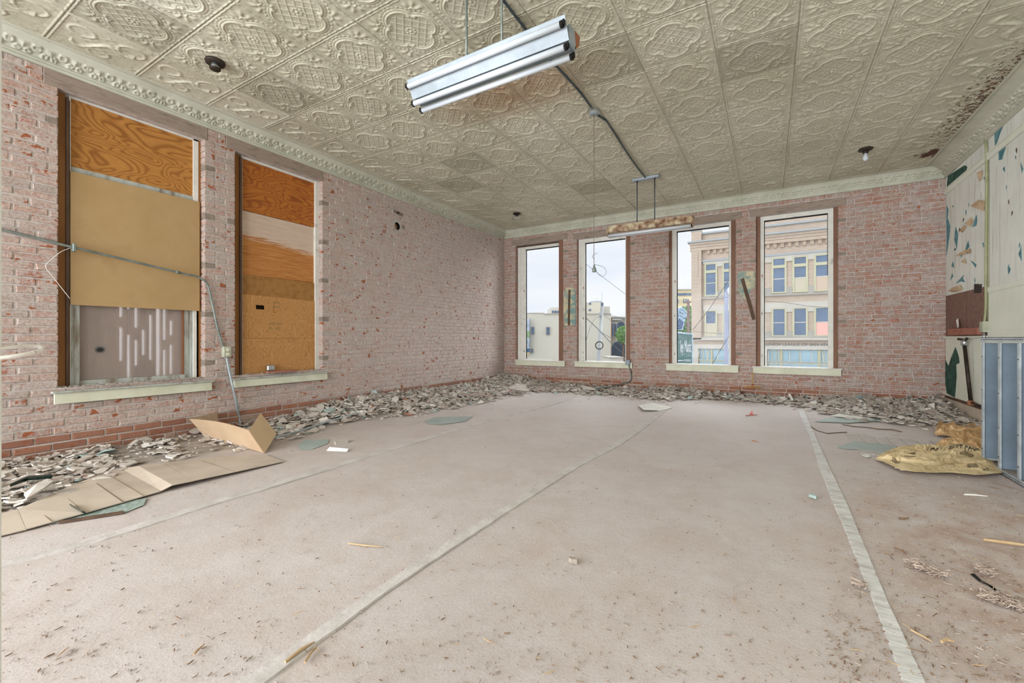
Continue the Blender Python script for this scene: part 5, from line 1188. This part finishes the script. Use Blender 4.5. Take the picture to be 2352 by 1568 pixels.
while n < 110:
    px = rs.choice((rs.uniform(1960, 2350), rs.uniform(1960, 2350), rs.uniform(30, 2300))); py = rs.uniform(1040, 1560)
    if px < 660 and py < 1240: continue
    q = F(px, py)
    if q.x > 1.5 and q.y > 3: continue
    dd, m_ = rs.choice(sp); o = bpy.data.objects.new('wood_splinter', dd); COL.objects.link(o); L = rs.uniform(.015, .05); o.location = (q.x, q.y, .005); o.scale = (L, L, L*.8); o.rotation_euler = (0, 0, rs.uniform(0, 6.28))
    tag(o, 'tiny %s wood splinter scattered on the dusty floor' % ('pale' if m_ is STRAW else 'brown'), 'splinter', 'tiny %s splinters on the floor' % ('pale' if m_ is STRAW else 'brown')); n += 1
V, Fs = [], []
for k in range(5000):
    right = rs.random() < .45
    px, py = (rs.uniform(1900, 2352), rs.uniform(1080, 1568)) if right else (rs.uniform(0, 2352), 900+668*rs.random()**.8)
    q = F(px, py)
    if q.y > YB-.1 or q.x < XL+.1 or q.x > XR-.1: continue
    s = rs.choice((.0015, .002, .003, .0045)); v, f = chip_shape(rs, 0, s, s*.7); T = Matrix.Translation((q.x, q.y, .002)) @ Matrix.Rotation(rs.uniform(0, 6), 4, 'Z') @ Matrix.Diagonal((rs.uniform(.6, 3), .7, 1, 1)); n = len(V)
    V += [tuple(T @ Vector(p)) for p in v]; Fs += [tuple(n+i for i in qq) for qq in f]
mb = MB(); mb.v = V; mb.f = Fs; mb.mi = [rs.randint(0, 2) for _ in Fs]
j = 0; tag(mb.build('floor_grit', [STRAWD, simple('floor_crumb', '9d8b7a'), CHIPS[2]], recalc=False), 'fine grit and wood crumbs sprinkled over the whole floor', 'debris', kind='stuff')
def fluff(px0, py0, px1, py1, w_, lb, n):
    A, B = F(px0, py0), F(px1, py1); mb = MB()
    for k in range(n):
        p = A.lerp(B, rs.random())+Vector((rs.gauss(0, w_), rs.gauss(0, w_), rs.uniform(.004, .02))); pts = [p+Vector((rs.uniform(-.02, .02), rs.uniform(-.02, .02), rs.uniform(-.004, .010))) for _ in range(4)]
        mb.tube(curve_pts(pts, 3), .0018, 3, False)
    tag(mb.build('insulation_tuft', FLUFF, recalc=False), lb, 'insulation')
fluff(2100, 1302, 2165, 1322, .012, 'clump of brown fibrous insulation right of the crooked seam strip', 130)
fluff(2275, 1375, 2352, 1400, .02, 'fibrous insulation clump beside the dark floor crack', 180)
fluff(2255, 1308, 2275, 1325, .012, 'small insulation tuft just behind the dark floor crack', 60)
fluff(1970, 1345, 1978, 1352, .006, 'tiny yellowish tuft left of the crooked seam strip', 25)

# ---------------------------------------------------------------- doorway edge and hoop close to the camera at the far left
dj = MB().box(MI, 0, 1, 0, 1, 0, 1); 
pj = atd(4, 800, .62); e = Vector((CS, SN, 0)); fw = Vector((-SN, CS, 0))
mbj = MB(); base = atd(3.5, 778, .62); 
P_ = [base-e*.20, base, base-fw*.10, base-fw*.10-e*.20]
mbj.slab([Vector((p.x, p.y, 0)) for p in P_], 3.55); dr = mbj.build('door_1', WHITE); dr['kind'] = 'structure'; dr['label'] = 'white painted doorway edge close to the camera at the left border'
c0 = atd(15, 809, .60); hp = []
for k in range(33):
    a = 2*math.pi*k/32; hp.append(c0+e*(.038*math.cos(a))+Vector((0, 0, .008*math.sin(a)))+fw*(.03*math.sin(a)))
tag(MB().tube(hp, .0028, 8, False).build('hook_ring', simple('cream_enamel_hoop', [(.3, 'cfc2b4'), (.7, 'ece6de')], 30, 3, .5), None, True), 'white oval ring sticking out of the doorway edge at the left border', 'ring')

# ---------------------------------------------------------------- street and buildings outside
GZ = -4.7
gr_ = MB().box(MI, -90, 120, YB+.5, 160, GZ-.2, GZ).build('street', simple('asphalt', [(.3, '7c7b79'), (.7, '908f8c')], 2, 5, .95)); gr_['kind'] = 'structure'
def yb_mat():
    m = Mt('buff_brick', .9, 0, .2); bt = m.n('ShaderNodeTexBrick'); bt.offset = .5
    bt.inputs['Color1'].default_value = srgb(H('c4b3a2')); bt.inputs['Color2'].default_value = srgb(H('b7a393')); bt.inputs['Mortar'].default_value = srgb(H('a8998a'))
    bt.inputs['Scale'].default_value = 1; bt.inputs['Brick Width'].default_value = .35; bt.inputs['Row Height'].default_value = .13; bt.inputs['Mortar Size'].default_value = .014
    x, y, z = m.sep(); cb_ = m.n('ShaderNodeCombineXYZ'); m.l(m.math('ADD', x, y), cb_.inputs[0]); m.l(z, cb_.inputs[1]); m.l(cb_.outputs[0], bt.inputs['Vector'])
    m.col(m.mix(.25, bt.outputs['Color'], m.ramp(m.noise(.4, 4), [(.3, 'bfae9c'), (.7, 'd6c8b6')]))); return m.m
BUFF = yb_mat(); STONE = simple('pale_limestone', [(.3, 'bdb8ad'), (.7, 'cbc6bc')], .6, 4, .8); STONED = simple('weathered_stone', [(.3, 'a09b92'), (.7, 'b3aea5')], .5, 4, .85)
TRIMY = simple('pale_yellow_trim', 'bfbc9f', rough=.6); PANE = simple('dark_blue_pane', [(.3, '3d5270'), (.7, '56708f')], .5, 5, .25, spec=.6); PINK = simple('pink_board', 'e9b7ab'); TANB = simple('beige_board', 'c4bca6')
SHOPG = simple('shop_glass', [(.3, '7fa3b4'), (.7, 'a2c2d0')], .5, 4, .2, spec=.6); METB = simple('grey_blue_coping', 'a6abad')
YD = 38.0
def D(px, py, dy=0): q = ony(px, py, YD+dy); return q.x, q.z
bd = thing('brick_building', (D(1588, 800)[0], YD, GZ), 'three storey buff brick building with stone trim across the street', 'building')
MD = lambda a, b, c: (a, YD+c, b)
x0 = D(1588, 700)[0]; xp = D(1611, 700)[0]; x1 = x0+22; zc = avg(D(1675, 547.5)[1], D(1755, 538.8)[1], D(1902, 521)[1]); zpar = avg(D(1640, 533.5)[1], D(1675, 529)[1]); zbelt = avg(D(1600, 780)[1], D(1900, 779)[1])
MB().box(MD, x0+.1, x1, GZ, zpar, .3, 14).build('wall', BUFF, bd)
MB().box(MD, x0, xp, zbelt, zpar+.25, 0, .6).build('corner_pier', BUFF, bd)
MB().box(MD, x0-.05, xp+.05, zpar+.25, zpar+.62, -.05, .7).build('pier_cap', METB, bd)
MB().box(MD, xp+.0, x1, zpar-.02, zpar+.12, .1, .7).build('parapet_coping', METB, bd)
xm = D(1758, 600)[0]; MB().box(MD, xm-2.4, x1, zpar, zpar+2.2, .35, 1).build('raised_parapet', BUFF, bd)
MB().box(MD, x0-.25, x1, zc-.12, zc, -.35, .3).build('cornice', METB, bd)
for k, (a, b, c) in enumerate(((zc-.30, zc-.12, -.22), (zc-.5, zc-.3, -.12), (zc-.75, zc-.5, -.05))): MB().box(MD, x0-.1, x1, a, b, c+.03, .31).build('cornice_course', BUFF, bd)
zd = avg(D(1766.8, 560)[1], D(1892, 549.5)[1]); DB = simple('dentil_brick', 'b6a38f')
for k in range(34):
    x = xp+.4+k*.46
    if x < x1-.3: MB().box(MD, x, x+.22, zd-.28, zd+.12, .12, .3).build('dentil', DB, bd)
MB().box(MD, x0+.25, xp-.25, zd-2.1, zd-.2, -.04, .1).build('pier_panel', BUFF, bd)
zl1 = avg(D(1766, 582)[1], D(1902, 573)[1], D(1640, 597)[1]); MB().box(MD, xp, x1, zl1-.12, zl1+.02, .1, .3).build('belt_course', METB, bd)
def row(cols, y3, y2):
    pass
winx = [(1621, 1642.7), (1662.4, 1684), (1776.5, 1802.2), (1825, 1851.5), (1875, 1903)]
xs_ = [(D(a, 640)[0], D(b, 640)[0]) for a, b in winx]; pitch = xs_[4][0]-xs_[3][0]
xs_.insert(2, (xs_[1][0]+pitch*.98, xs_[1][0]+pitch*.98+1.05)); xs_.append((xs_[-1][0]+pitch, xs_[-1][0]+pitch+1.05)); xs_.append((xs_[-1][0]+pitch, xs_[-1][0]+pitch+1.05))
z3t = avg(D(1632, 606)[1], D(1789, 593.5)[1]); z3b = avg(D(1632, 677)[1], D(1789, 669.5)[1]); z2t = avg(D(1632, 714)[1], D(1789, 710)[1]); z2b = avg(D(1632, 771)[1], D(1789, 768.5)[1])
MB().box(MD, xp+.1, x1, z3t+.08, zl1-.12, .18, .3).build('lintel_band', STONE, bd); MB().box(MD, xp+.1, x1, z2t+.08, z2t+.50, .18, .3).build('lintel_band', STONE, bd)
MB().box(MD, xp, x1, z3b-.30, z3b-.16, .08, .3).build('belt_course', STONED, bd)
for a, b in ((zbelt-.05, zbelt+.12), (zbelt+.12, zbelt+.26)): MB().box(MD, x0-.08, x1, a, b, .0 if a < zbelt else .1, .35).build('belt_course', STONE if a < zbelt else STONED, bd)
for r_, (zt, zb) in enumerate(((z3t, z3b), (z2t, z2b))):
    for k, (a, b) in enumerate(xs_):
        if k < len(xs_)-1:
            an = xs_[k+1][0]; MB().box(MD, b+.12, an-.12, zt-.22, zt+.09, .17, .3).build('lintel_drop', STONE, bd); MB().box(MD, b+.12, an-.12, zb-.16, zb+.32, .17, .3).build('sill_block', STONED, bd)
        wn = MB().box(MD, a-.13, a, zb-.1, zt+.1, .2, .32).box(MD, b, b+.13, zb-.1, zt+.1, .2, .32).box(MD, a, b, zt, zt+.1, .2, .32).box(MD, a, b, zb-.1, zb, .2, .32).build('window', TRIMY, bd)
        H_ = zt-zb; mid = zb+H_*(.40 if r_ == 0 else .49)
        if r_ == 0: MB().box(MD, a-.1, b+.1, zt-H_*.28, zt-H_*.19, .18, .3).build('transom_bar', TRIMY, wn); MB().box(MD, a, b, zt-H_*.19, zt, .285, .3).build('pane', PANE, wn)
        tp = zt-H_*.28 if r_ == 0 else zt
        MB().box(MD, a, b, mid, tp, .275, .29).build('pane', PANE, wn)
        lower = {(0, 4): TANB, (0, 5): simple('brick_infill', 'c9b4a0'), (1, 0): TANB, (1, 5): PINK}.get((r_, k), PANE)
        MB().box(MD, a, b, zb, mid-.04, .26, .28).build('pane' if lower is PANE else 'board', lower, wn)
        MB().box(MD, a-.03, b+.03, mid-.05, mid+.02, .24, .29).build('meeting_rail', STONE, wn)
zl = D(1830, 793.8)[1]; hl = D(1830, 787.4)[1]-zl
DLET = simple('dark_letters', '5b5f63'); xl0, xl1 = D(1757, 790)[0], D(1901.5, 790)[0]
tmp, part = text_mesh('t', 'JUNIOR LEAGUE OF SAN AN', hl*1.40, DLET); bpy.data.objects.remove(tmp)
lt, _w = text_mesh('lettering', 'JUNIOR LEAGUE OF SAN ANTONIO', hl*1.40, DLET, .03); lt.parent = bd
lt.location = Vector((xl0, YD-.02, zl))-wloc(bd); lt.rotation_euler = (math.pi/2, 0, 0); lt.scale = ((xl1-xl0)/part, 1, 1)
zs1 = avg(D(1632, 801.8)[1], D(1830, 802.5)[1]); MB().box(MD, x0, x1, zs1+.02, zs1+.36, -.02, .35).build('lintel_band', STONE, bd)
MB().box(MD, x0, x1, GZ, zs1+.02, .28, .31).build('shop_reveal', STONED, bd)
def shop(xa, xb, colsn, rows_, nm, wide=.06):
    s = MB().box(MD, xa, xb, GZ, zs1, .24, .28).build(nm, SHOPG, bd); mb = MB()
    for i in range(colsn+1): x = xa+(xb-xa)*i/colsn; mb.box(MD, x-wide/2, x+wide/2, GZ, zs1, .18, .24)
    for j in range(1, rows_+1): z = zs1-.95*j; mb.box(MD, xa, xb, z-.03, z+.03, .19, .24)
    mb.build('glazing_bars', TRIMY, s)
xx = lambda p: D(p, 820)[0]
MB().box(MD, xx(1590.5), xx(1604), GZ, zs1+.02, -.03, .35).build('pilaster', STONE, bd); shop(xx(1606), xx(1632), 3, 3, 'shop_window'); MB().box(MD, xx(1632), xx(1636), GZ, zs1, .12, .28).build('mullion', TRIMY, bd); shop(xx(1636), xx(1700), 2, 1, 'shop_window')
MB().box(MD, xx(1742), xx(1762.5), GZ, zs1+.02, -.03, .35).build('pilaster', STONE, bd); shop(xx(1765), xx(1792), 3, 3, 'shop_window'); MB().box(MD, xx(1792), xx(1797), GZ, zs1, .12, .28).build('mullion', TRIMY, bd)
shop(xx(1797), xx(1879.5), 2, 1, 'shop_window'); MB().box(MD, xx(1879.5), xx(1885), GZ, zs1, .12, .28).build('mullion', TRIMY, bd); shop(xx(1885), xx(1920), 4, 4, 'shop_window')
aw = bpy.data.objects.new('awning_frame', None); COL.objects.link(aw); aw.parent = bd
MB().tube([(xx(1604), YD-.9, zs1-.85), (xx(1665), YD-.9, zs1-.85)], .03, 6).build('front_bar', STONE, aw); MB().tube([(xx(1763), YD-.9, zs1-.85), (xx(1915), YD-.9, zs1-.85)], .03, 6).build('front_bar', METB, aw); MB().tube([(xx(1763), YD-.9, zs1-1.0), (xx(1915), YD-.9, zs1-1.0)], .03, 6).build('front_bar', STONE, aw)
for p in (1606, 1628, 1651, 1765, 1789, 1813.5, 1838, 1863, 1889): MB().tube([(xx(p), YD+.2, zs1), (xx(p), YD-.9, zs1-.85)], .03, 6).build('rod', STONE, aw)
# cream building, tower and neighbours beyond the first two windows
STUC = simple('cream_stucco', [(.3, 'c2beb0'), (.7, 'd0ccbf')], .15, 4, .9); STUCD = simple('shaded_stucco', 'b9b5a5'); YST = simple('pale_yellow_stucco', 'dccda4')
def fb(pxa, pxb, d, yt, name, mat, par, depth=6, zb=GZ, off=0):
    "block facing the camera at distance d between two image columns"
    A, B = atd(pxa, yt, d), atd(pxb, yt, d); mb = MB()
    pts = [Vector((p.x, p.y, zb)) for p in (A, B)]; pts += [pts[1]+fw*depth, pts[0]+fw*depth]; pts = [p+fw*off for p in pts]
    return mb.slab(pts, A.z-zb).build(name, mat, par)
ca = thing('stucco_building', tuple(Vector((atd(1300, 778, 44).x, atd(1300, 778, 44).y, GZ))), 'long cream stucco building seen through the first two far windows', 'building')
fb(1130, 1249, 44, 718.5, 'wall', STUC, ca, 10); fb(1249, 1403, 44, 720.5, 'wall', STUC, ca, 10); fb(1130, 1250, 43.95, 718, 'parapet_coping', STONED, ca, .3, atd(0, 719.5, 43.95).z); fb(1249, 1404, 43.9, 719.5, 'parapet_coping', STONED, ca, .3, atd(0, 721.5, 43.95).z)
def fwin(a, b, yt, yb_, d, par, nm='window'):
    A, B = atd(a, yt, d), atd(b, yt, d); z0, z1 = atd(a, yb_, d).z, A.z
    A0, B0 = Vector((A.x, A.y, z0)), Vector((B.x, B.y, z0)); o = MB().slab([A0-fw*.05, B0-fw*.05, B0+fw*.05, A0+fw*.05], z1-z0).build(nm, STONED, par)
    m_ = (B0-A0)*.12; MB().slab([A0+m_-fw*.08, B0-m_-fw*.08, B0-m_, A0+m_], (z1-z0)*.46, ).build('pane', PANE, o)
    q = MB(); up = Vector((0, 0, (z1-z0)*.52)); q.slab([A0+m_-fw*.08+up, B0-m_-fw*.08+up, B0-m_+up, A0+m_+up], (z1-z0)*.42).build('pane', PANE, o)
for a in ((1220, 1227.5, 750, 767.5), (1254, 1262.5, 750.5, 768.5), (1220, 1225, 800, 809.5)): fwin(a[0], a[1], a[2], a[3], 43.9, ca)
bb_ = thing('billboard', tuple(atd(1207, 813, 43.5)), 'tall painted billboard at the left end of the cream building', 'billboard')
for (ya, yb_, m_) in ((732, 760, simple('poster_sky', [(.3, '8fa6bd'), (.7, 'd9dde0')], 1.5, 5)), (760, 775, simple('poster_green', [(.3, '5f8a4a'), (.7, 'a6bd8d')], 2.5, 4)), (775, 800, simple('poster_blue', [(.35, '5a7fa6'), (.65, 'e2e0d8')], 2.2, 5)), (800, 809, simple('poster_letters_ground', '44618a')), (809, 813, simple('poster_foot', 'd9bf7a'))):
    A, B = atd(1200, ya, 43.5), atd(1216.5, ya, 43.5); z0 = atd(1200, yb_, 43.5).z; MB().slab([Vector((A.x, A.y, z0)), Vector((B.x, B.y, z0)), Vector((B.x, B.y, z0))+fw*.1, Vector((A.x, A.y, z0))+fw*.1], A.z-z0).build('poster_panel', m_, bb_)
A, B = atd(1216.5, 731, 43.4), atd(1217.5, 731, 43.4); z0 = atd(0, 813, 43.4).z; MB().slab([Vector((A.x, A.y, z0)), Vector((B.x, B.y, z0)), Vector((B.x, B.y, z0))+fw*.2, Vector((A.x, A.y, z0))+fw*.2], A.z-z0).build('frame', PANE, bb_)
t1 = thing('rooftop_block', tuple(atd(1278, 720, 80)), 'small cream rooftop block with a dark window band behind the stucco building', 'building')
fb(1266, 1300, 80, 705.5, 'wall', STUC, t1, 8); fb(1268, 1296, 79.8, 713, 'window', PANE, t1, .4, atd(0, 718.5, 80).z)
for p in (1273, 1279.5, 1286): fb(p-.3, p+.3, 79.6, 713, 'mullion', STUC, t1, .3, atd(0, 718.5, 80).z)
t2 = thing('tower_building', tuple(Vector((atd(1365, 778, 90).x, atd(1365, 778, 90).y, GZ))), 'tall cream tower rising behind the stucco building', 'building')
fb(1330, 1380, 90, 694.5, 'wall', STUC, t2, 10); fb(1380, 1386, 90.5, 694.5, 'side_wall', PANE, t2, 8); fb(1358, 1382, 91, 691, 'roof_rail', METB, t2, 6); fb(1386, 1401, 94, 703.5, 'annex', STUC, t2, 8)
for ya, yb_ in ((695, 699.5), (709.5, 714)): fb(1353, 1357.5, 89.8, ya, 'window', PANE, t2, .4, atd(0, yb_, 90).z)
for p, h in ((1370.5, 684), (1382.5, 672)): A = atd(p, 692, 91); MB().tube([A, atd(p, h, 91)], .05, 5).build('antenna', METB, t2)
c3 = thing('stone_building', tuple(Vector((atd(1420, 778, 52).x, atd(1420, 778, 52).y, GZ))), 'old grey stone building with arched windows beyond the utility pole', 'building')
SG = simple('grey_stone', [(.3, '8c8d84'), (.7, 'aaa99c')], .6, 5, .9); fb(1402, 1470, 52, 728, 'wall', SG, c3, 12); fb(1402, 1404.2, 51.5, 727, 'corner_pipe', simple('rust_pipe', 'b08a66'), c3, .4); fb(1403, 1470, 51.7, 727, 'cornice', STONED, c3, .3, atd(0, 729.5, 52).z); fb(1406, 1428, 51.7, 731, 'frieze', METB, c3, .3, atd(0, 735, 52).z)
def arch(pc, w_, yt, yb_, d, par, mat, nm):
    pts = []
    for k in range(13): a = math.pi*k/12; pts.append((pc+w_*math.cos(a), yt+w_-w_*math.sin(a)))
    pts += [(pc-w_, yb_), (pc+w_, yb_)]
    P = [atd(a, b, d) for a, b in pts]; return MB().slab(P, .3, fw).build(nm, mat, par)
for p in (1408.5, 1415): o = arch(p, 2.6, 740, 774, 51.7, c3, STONE, 'window'); arch(p, 1.5, 742, 773, 51.5, o, PANE, 'pane')
AWN = simple('dark_blue_awning', [(.3, '27384a'), (.7, '3c5068')], .8, 4, .7)
a1 = arch(1427, 8, 738.5, 754, 50.5, None, AWN, 'awning'); tag(a1, 'small dark rounded awning above the tree outside the second window', 'awning')
a2 = arch(1421.5, 16.5, 783.5, 821, 45, None, AWN, 'awning'); tag(a2, 'large dark blue barrel awning at the foot of the stone building', 'awning')
vn = thing('white_kiosk', tuple(Vector((atd(1417, 778, 38).x, atd(1417, 778, 38).y, GZ))), 'low white flat-roofed kiosk in front of the dark blue awning', 'kiosk'); fb(1400, 1432, 38, 822, 'wall', STONE, vn, 3); fb(1398, 1433, 37.9, 820, 'roof', STONED, vn, 3.3, atd(0, 822.5, 38).z)
LEAF = simple('leaf_green', [(.3, '5d8a45'), (.7, '8fb472')], 2, 5, .8)
def tree(c, r, n, lab, tw=.14, mat=LEAF):
    t = thing('street_tree', (c.x, c.y, GZ), lab, 'tree'); rg = random.Random(int(c.x*10)); mb = MB()
    for k in range(n):
        while True:
            q = Vector((rg.uniform(-1, 1), rg.uniform(-1, 1), rg.uniform(-1, 1)))
            if q.length < 1: break
        p = c+Vector((q.x*r[0], q.y*r[0], q.z*r[1])); s = rg.uniform(.6, 1.3)*tw; a = Vector((rg.gauss(0, 1), rg.gauss(0, 1), rg.gauss(0, 1))).normalized(); b = a.orthogonal().normalized(); n0 = len(mb.v)
        mb.v += [tuple(p-a*s), tuple(p+b*s*.6), tuple(p+a*s), tuple(p-b*s*.6)]; mb.face(n0, n0+1, n0+2, n0+3)
    o = mb.build('foliage', mat, t, recalc=False); MB().tube([(c.x, c.y, GZ), (c.x, c.y, c.z)], [.18, .08], 8).build('trunk', DBROWN, t)
tree(atd(1432, 768, 44), (.75, .85), 1500, 'bright green street tree beside the stone building')
tree(atd(1578, 738, 60), (1.5, 2.2), 2200, 'green tree behind the blue perforated sign topper', .2, simple('leaf_green_dark', [(.3, '4c7a3e'), (.7, '7fa568')], 2, 5, .8))
yb2 = thing('yellow_building', tuple(Vector((atd(1560, 778, 75).x, atd(1560, 778, 75).y, GZ))), 'pale yellow building with a dark band beyond the corner of the brick building', 'building')
fb(1520, 1595, 75, 665, 'wall', YST, yb2, 8, GZ); fb(1520, 1595, 74.7, 663.5, 'parapet_coping', STONED, yb2, .5, atd(0, 666, 75).z); fb(1520, 1588, 74.7, 673, 'dark_band', PANE, yb2, .3, atd(0, 678.5, 75).z)
for a, b in ((1553, 1560), (1570.5, 1582)):
    fb(a, b, 74.7, 686, 'window', PANE, yb2, .3, atd(0, 696, 75).z)
    for k in range(3): xx_ = a+(b-a)*(k+.7)/3.6; fb(xx_-.4, xx_+.4, 74.4, 686, 'window_bar', STONE, yb2, .2, atd(0, 696, 75).z)
# utility pole with wires
up_ = thing('utility_pole', tuple(Vector((atd(1374, 830, 26).x, atd(1374, 830, 26).y, GZ))), 'leaning grey utility pole outside the second far window', 'utility pole')
POLE = simple('grey_wood_pole', [(.3, '8d8f8f'), (.7, 'a8abab')], 1.5, 5, .9); a, b = atd(1383, 703, 26), atd(1373.5, 838, 26); b2 = a+(b-a)*1.9
MB().tube([b2, a], [.14, .10], 10).build('pole', POLE, up_, True); fb(1376, 1381.5, 25.8, 718, 'cable_box', POLE, up_, .2, atd(0, 725, 25.8).z)
ringp = [atd(1376.5+8.5*math.cos(k*math.pi/14), 793+8.5*math.sin(k*math.pi/14), 25.6) for k in range(29)]; MB().tube(ringp, .03, 6, False).build('coiled_cable', BLACK, up_, True)
ringp = [atd(1383+6*math.cos(k*math.pi/14), 769+7*math.sin(k*math.pi/14), 25.6) for k in range(29)]; MB().tube(ringp, .012, 5, False).build('coiled_cable', POLE, up_, True)
WIRE = simple('street_wire', '4d5356')
def wire(pts, lb, r=.012): tag(MB().tube([atd(*p) for p in pts], r, 5).build('overhead_wire', WIRE), lb, 'wire')
wire(((1300, 572, 14), (1343, 604, 15), (1437, 676, 17), (1480, 712, 18)), 'overhead wire crossing the sky in the second far window', .007)
wire(((1310, 695, 20), (1343, 727, 22), (1370, 752, 24), (1402, 786, 26), (1440, 820, 28)), 'lower overhead wire passing the utility pole', .02)
wire(((1384, 720, 26), (1402, 724, 34), (1440, 732, 50)), 'thin wire from the pole top to the stone building', .02)
wire(((1386, 722, 26), (1404, 737, 32), (1440, 765, 40)), 'thin wire from the pole top down past the arched windows', .012)
wire(((1378, 727, 26), (1366, 732, 25), (1356, 750, 24), (1346, 783, 23)), 'slack wire drooping left from the pole', .010)
wire(((1384, 765, 26), (1400, 774, 30), (1440, 800, 38)), 'lower thin wire from the pole past the awning', .016)
wire(((1592, 757, 20), (1630, 708, 20), (1676, 640, 20), (1720, 575, 20)), 'slanting wire in front of the corner of the brick building', .012)
wire(((1634, 840, 18), (1655, 803, 18), (1677, 768, 18)), 'slanting wire before the street lamp', .012)
wire(((1592, 761, 32), (1700, 770, 32), (1760, 776, 32)), 'faint wire across the second storey of the brick building', .012)
wire(((1740, 690, 30), (1800, 694, 30), (1850, 702, 30), (1920, 708, 30)), 'sagging wire across the brick building seen in the largest window', .012)
# street lamp
sl_ = thing('street_lamp', tuple(Vector((atd(1668, 830, 22).x, atd(1668, 830, 22).y, GZ))), 'grey-lilac street lamp column outside the third far window', 'street lamp')
q = atd(1668, 700, 22); LP_ = simple('lilac_grey_paint', [(.3, '8d94ab'), (.7, 'a2a9bd')], 1, 4, .5); zt = atd(1668, 684, 22).z
MB().lathe([(.16, 0), (.11, .8), (.10, zt-GZ-.1), (.13, zt-GZ)], (q.x, q.y, GZ), (0, 0, 1), 12).build('column', LP_, sl_, True)
MB().lathe([(.13, 0), (.16, .04), (.10, .10), (.13, .14), (.09, .20), (.09, .30), (.05, .36), (.04, .45)], (q.x, q.y, zt), (0, 0, 1), 12).build('capital', LP_, sl_, True)
MB().lathe([(.05, 0), (.13, .06), (.15, .20), (.10, .34), (.03, .42)], (q.x+.14, q.y+.06, zt+.12), (0, 0, 1), 12).build('globe', TUBE, sl_, True)
# green shop sign
gs = thing('shop_sign', tuple(atd(1573, 838, 15)), 'green shop sign with white lettering outside the third far window', 'sign')
SGN = simple('green_sign', [(.3, '3f6260'), (.7, '517471')], .8, 4, .4); SGE = simple('sign_edge_blue', '9db4c4')
def sq(pts, d, th, nm, mat): P = [atd(a, b, d) for a, b in pts]; return MB().slab(P, th, fw).build(nm, mat, gs)
sg1 = sq([(1530, 762), (1590.5, 767), (1590, 880), (1530, 880)], 15, .3, 'sign_face', SGN); sq([(1530, 757), (1588, 765.5), (1591.5, 766), (1591.5, 768), (1530, 763)], 14.95, .35, 'sign_edge', SGE); sq([(1590, 766), (1592, 766), (1591.5, 880), (1589.5, 880)], 14.96, .34, 'sign_edge', SGE)
def sign_text(body, pxr, yb_, yt, pxl, src):
    o, w0 = text_mesh('sign_lettering', body, 1, TUBE, .002, 'RIGHT'); p = atd(pxr, yb_, 14.93); l = atd(pxl, yb_, 14.93); t = atd(pxr, yt, 14.93); o.parent = gs; o.location = p-wloc(gs); o.rotation_euler = (math.pi/2, 0, TH); o.scale = ((p-l).length/w0, (t.z-p.z)/.72, 1)
sign_text('ley Music', 1588, 808, 780, 1563, 0); sign_text('company', 1587, 830, 822, 1571, 0)
sq([(1540, 827.5), (1569.5, 826.5), (1569.5, 828.5), (1540, 829.5)], 14.92, .02, 'sign_rule', TUBE)
tp_ = thing('sign_topper', tuple(atd(1566, 758, 15.2)), 'blue scroll-headed sign topper with black dots above the green shop sign', 'sign')
PB = simple('pale_blue_enamel', [(.3, '86a5bd'), (.7, 'a1bccf')], 2, 4, .4)
P = [atd(a, b, 15.1) for a, b in ((1556, 716), (1560, 707), (1566, 704.5), (1573, 709), (1578, 717), (1578, 724), (1574, 733), (1572, 745), (1569, 757), (1552, 757), (1552, 735))]; MB().slab(P, .15, fw).build('topper_board', PB, tp_)
P = [atd(a, b, 15.05) for a, b in ((1557, 739), (1561, 731), (1568, 738), (1569, 742), (1566, 756), (1556, 756))]; MB().slab(P, .04, fw).build('dark_panel', simple('navy_panel', '3e5a7c'), tp_)
for a, b in ((1563, 712), (1566.5, 711), (1570, 714), (1573, 717), (1576, 719), (1560, 716), (1564.5, 718), (1568, 720.5), (1571.5, 722), (1558, 724), (1562, 719), (1563, 725), (1566, 727), (1569, 730), (1573, 730), (1570, 751), (1571.5, 740)):
    p = atd(a, b, 15.09); MB().lathe([(.016, 0), (.016, .012)], p-fw*.004, tuple(-fw), 8).build('dot', BLACK, tp_)
pp = thing('brown_pole', tuple(Vector((atd(1581, 700, 30).x, atd(1581, 700, 30).y, GZ))), 'brown crossarm pole between the shop sign and the brick building', 'utility pole')
RB = simple('brown_pole_wood', '7d6562'); a = atd(1581, 690, 30); MB().tube([(a.x, a.y, GZ), a], .09, 8).build('pole', RB, pp); MB().tube([atd(1572, 693.5, 30), atd(1588, 693, 30)], .05, 5).build('crossarm', RB, pp); MB().tube([atd(1575, 746, 30), atd(1588, 746, 30)], .06, 5).build('crossarm', RB, pp)
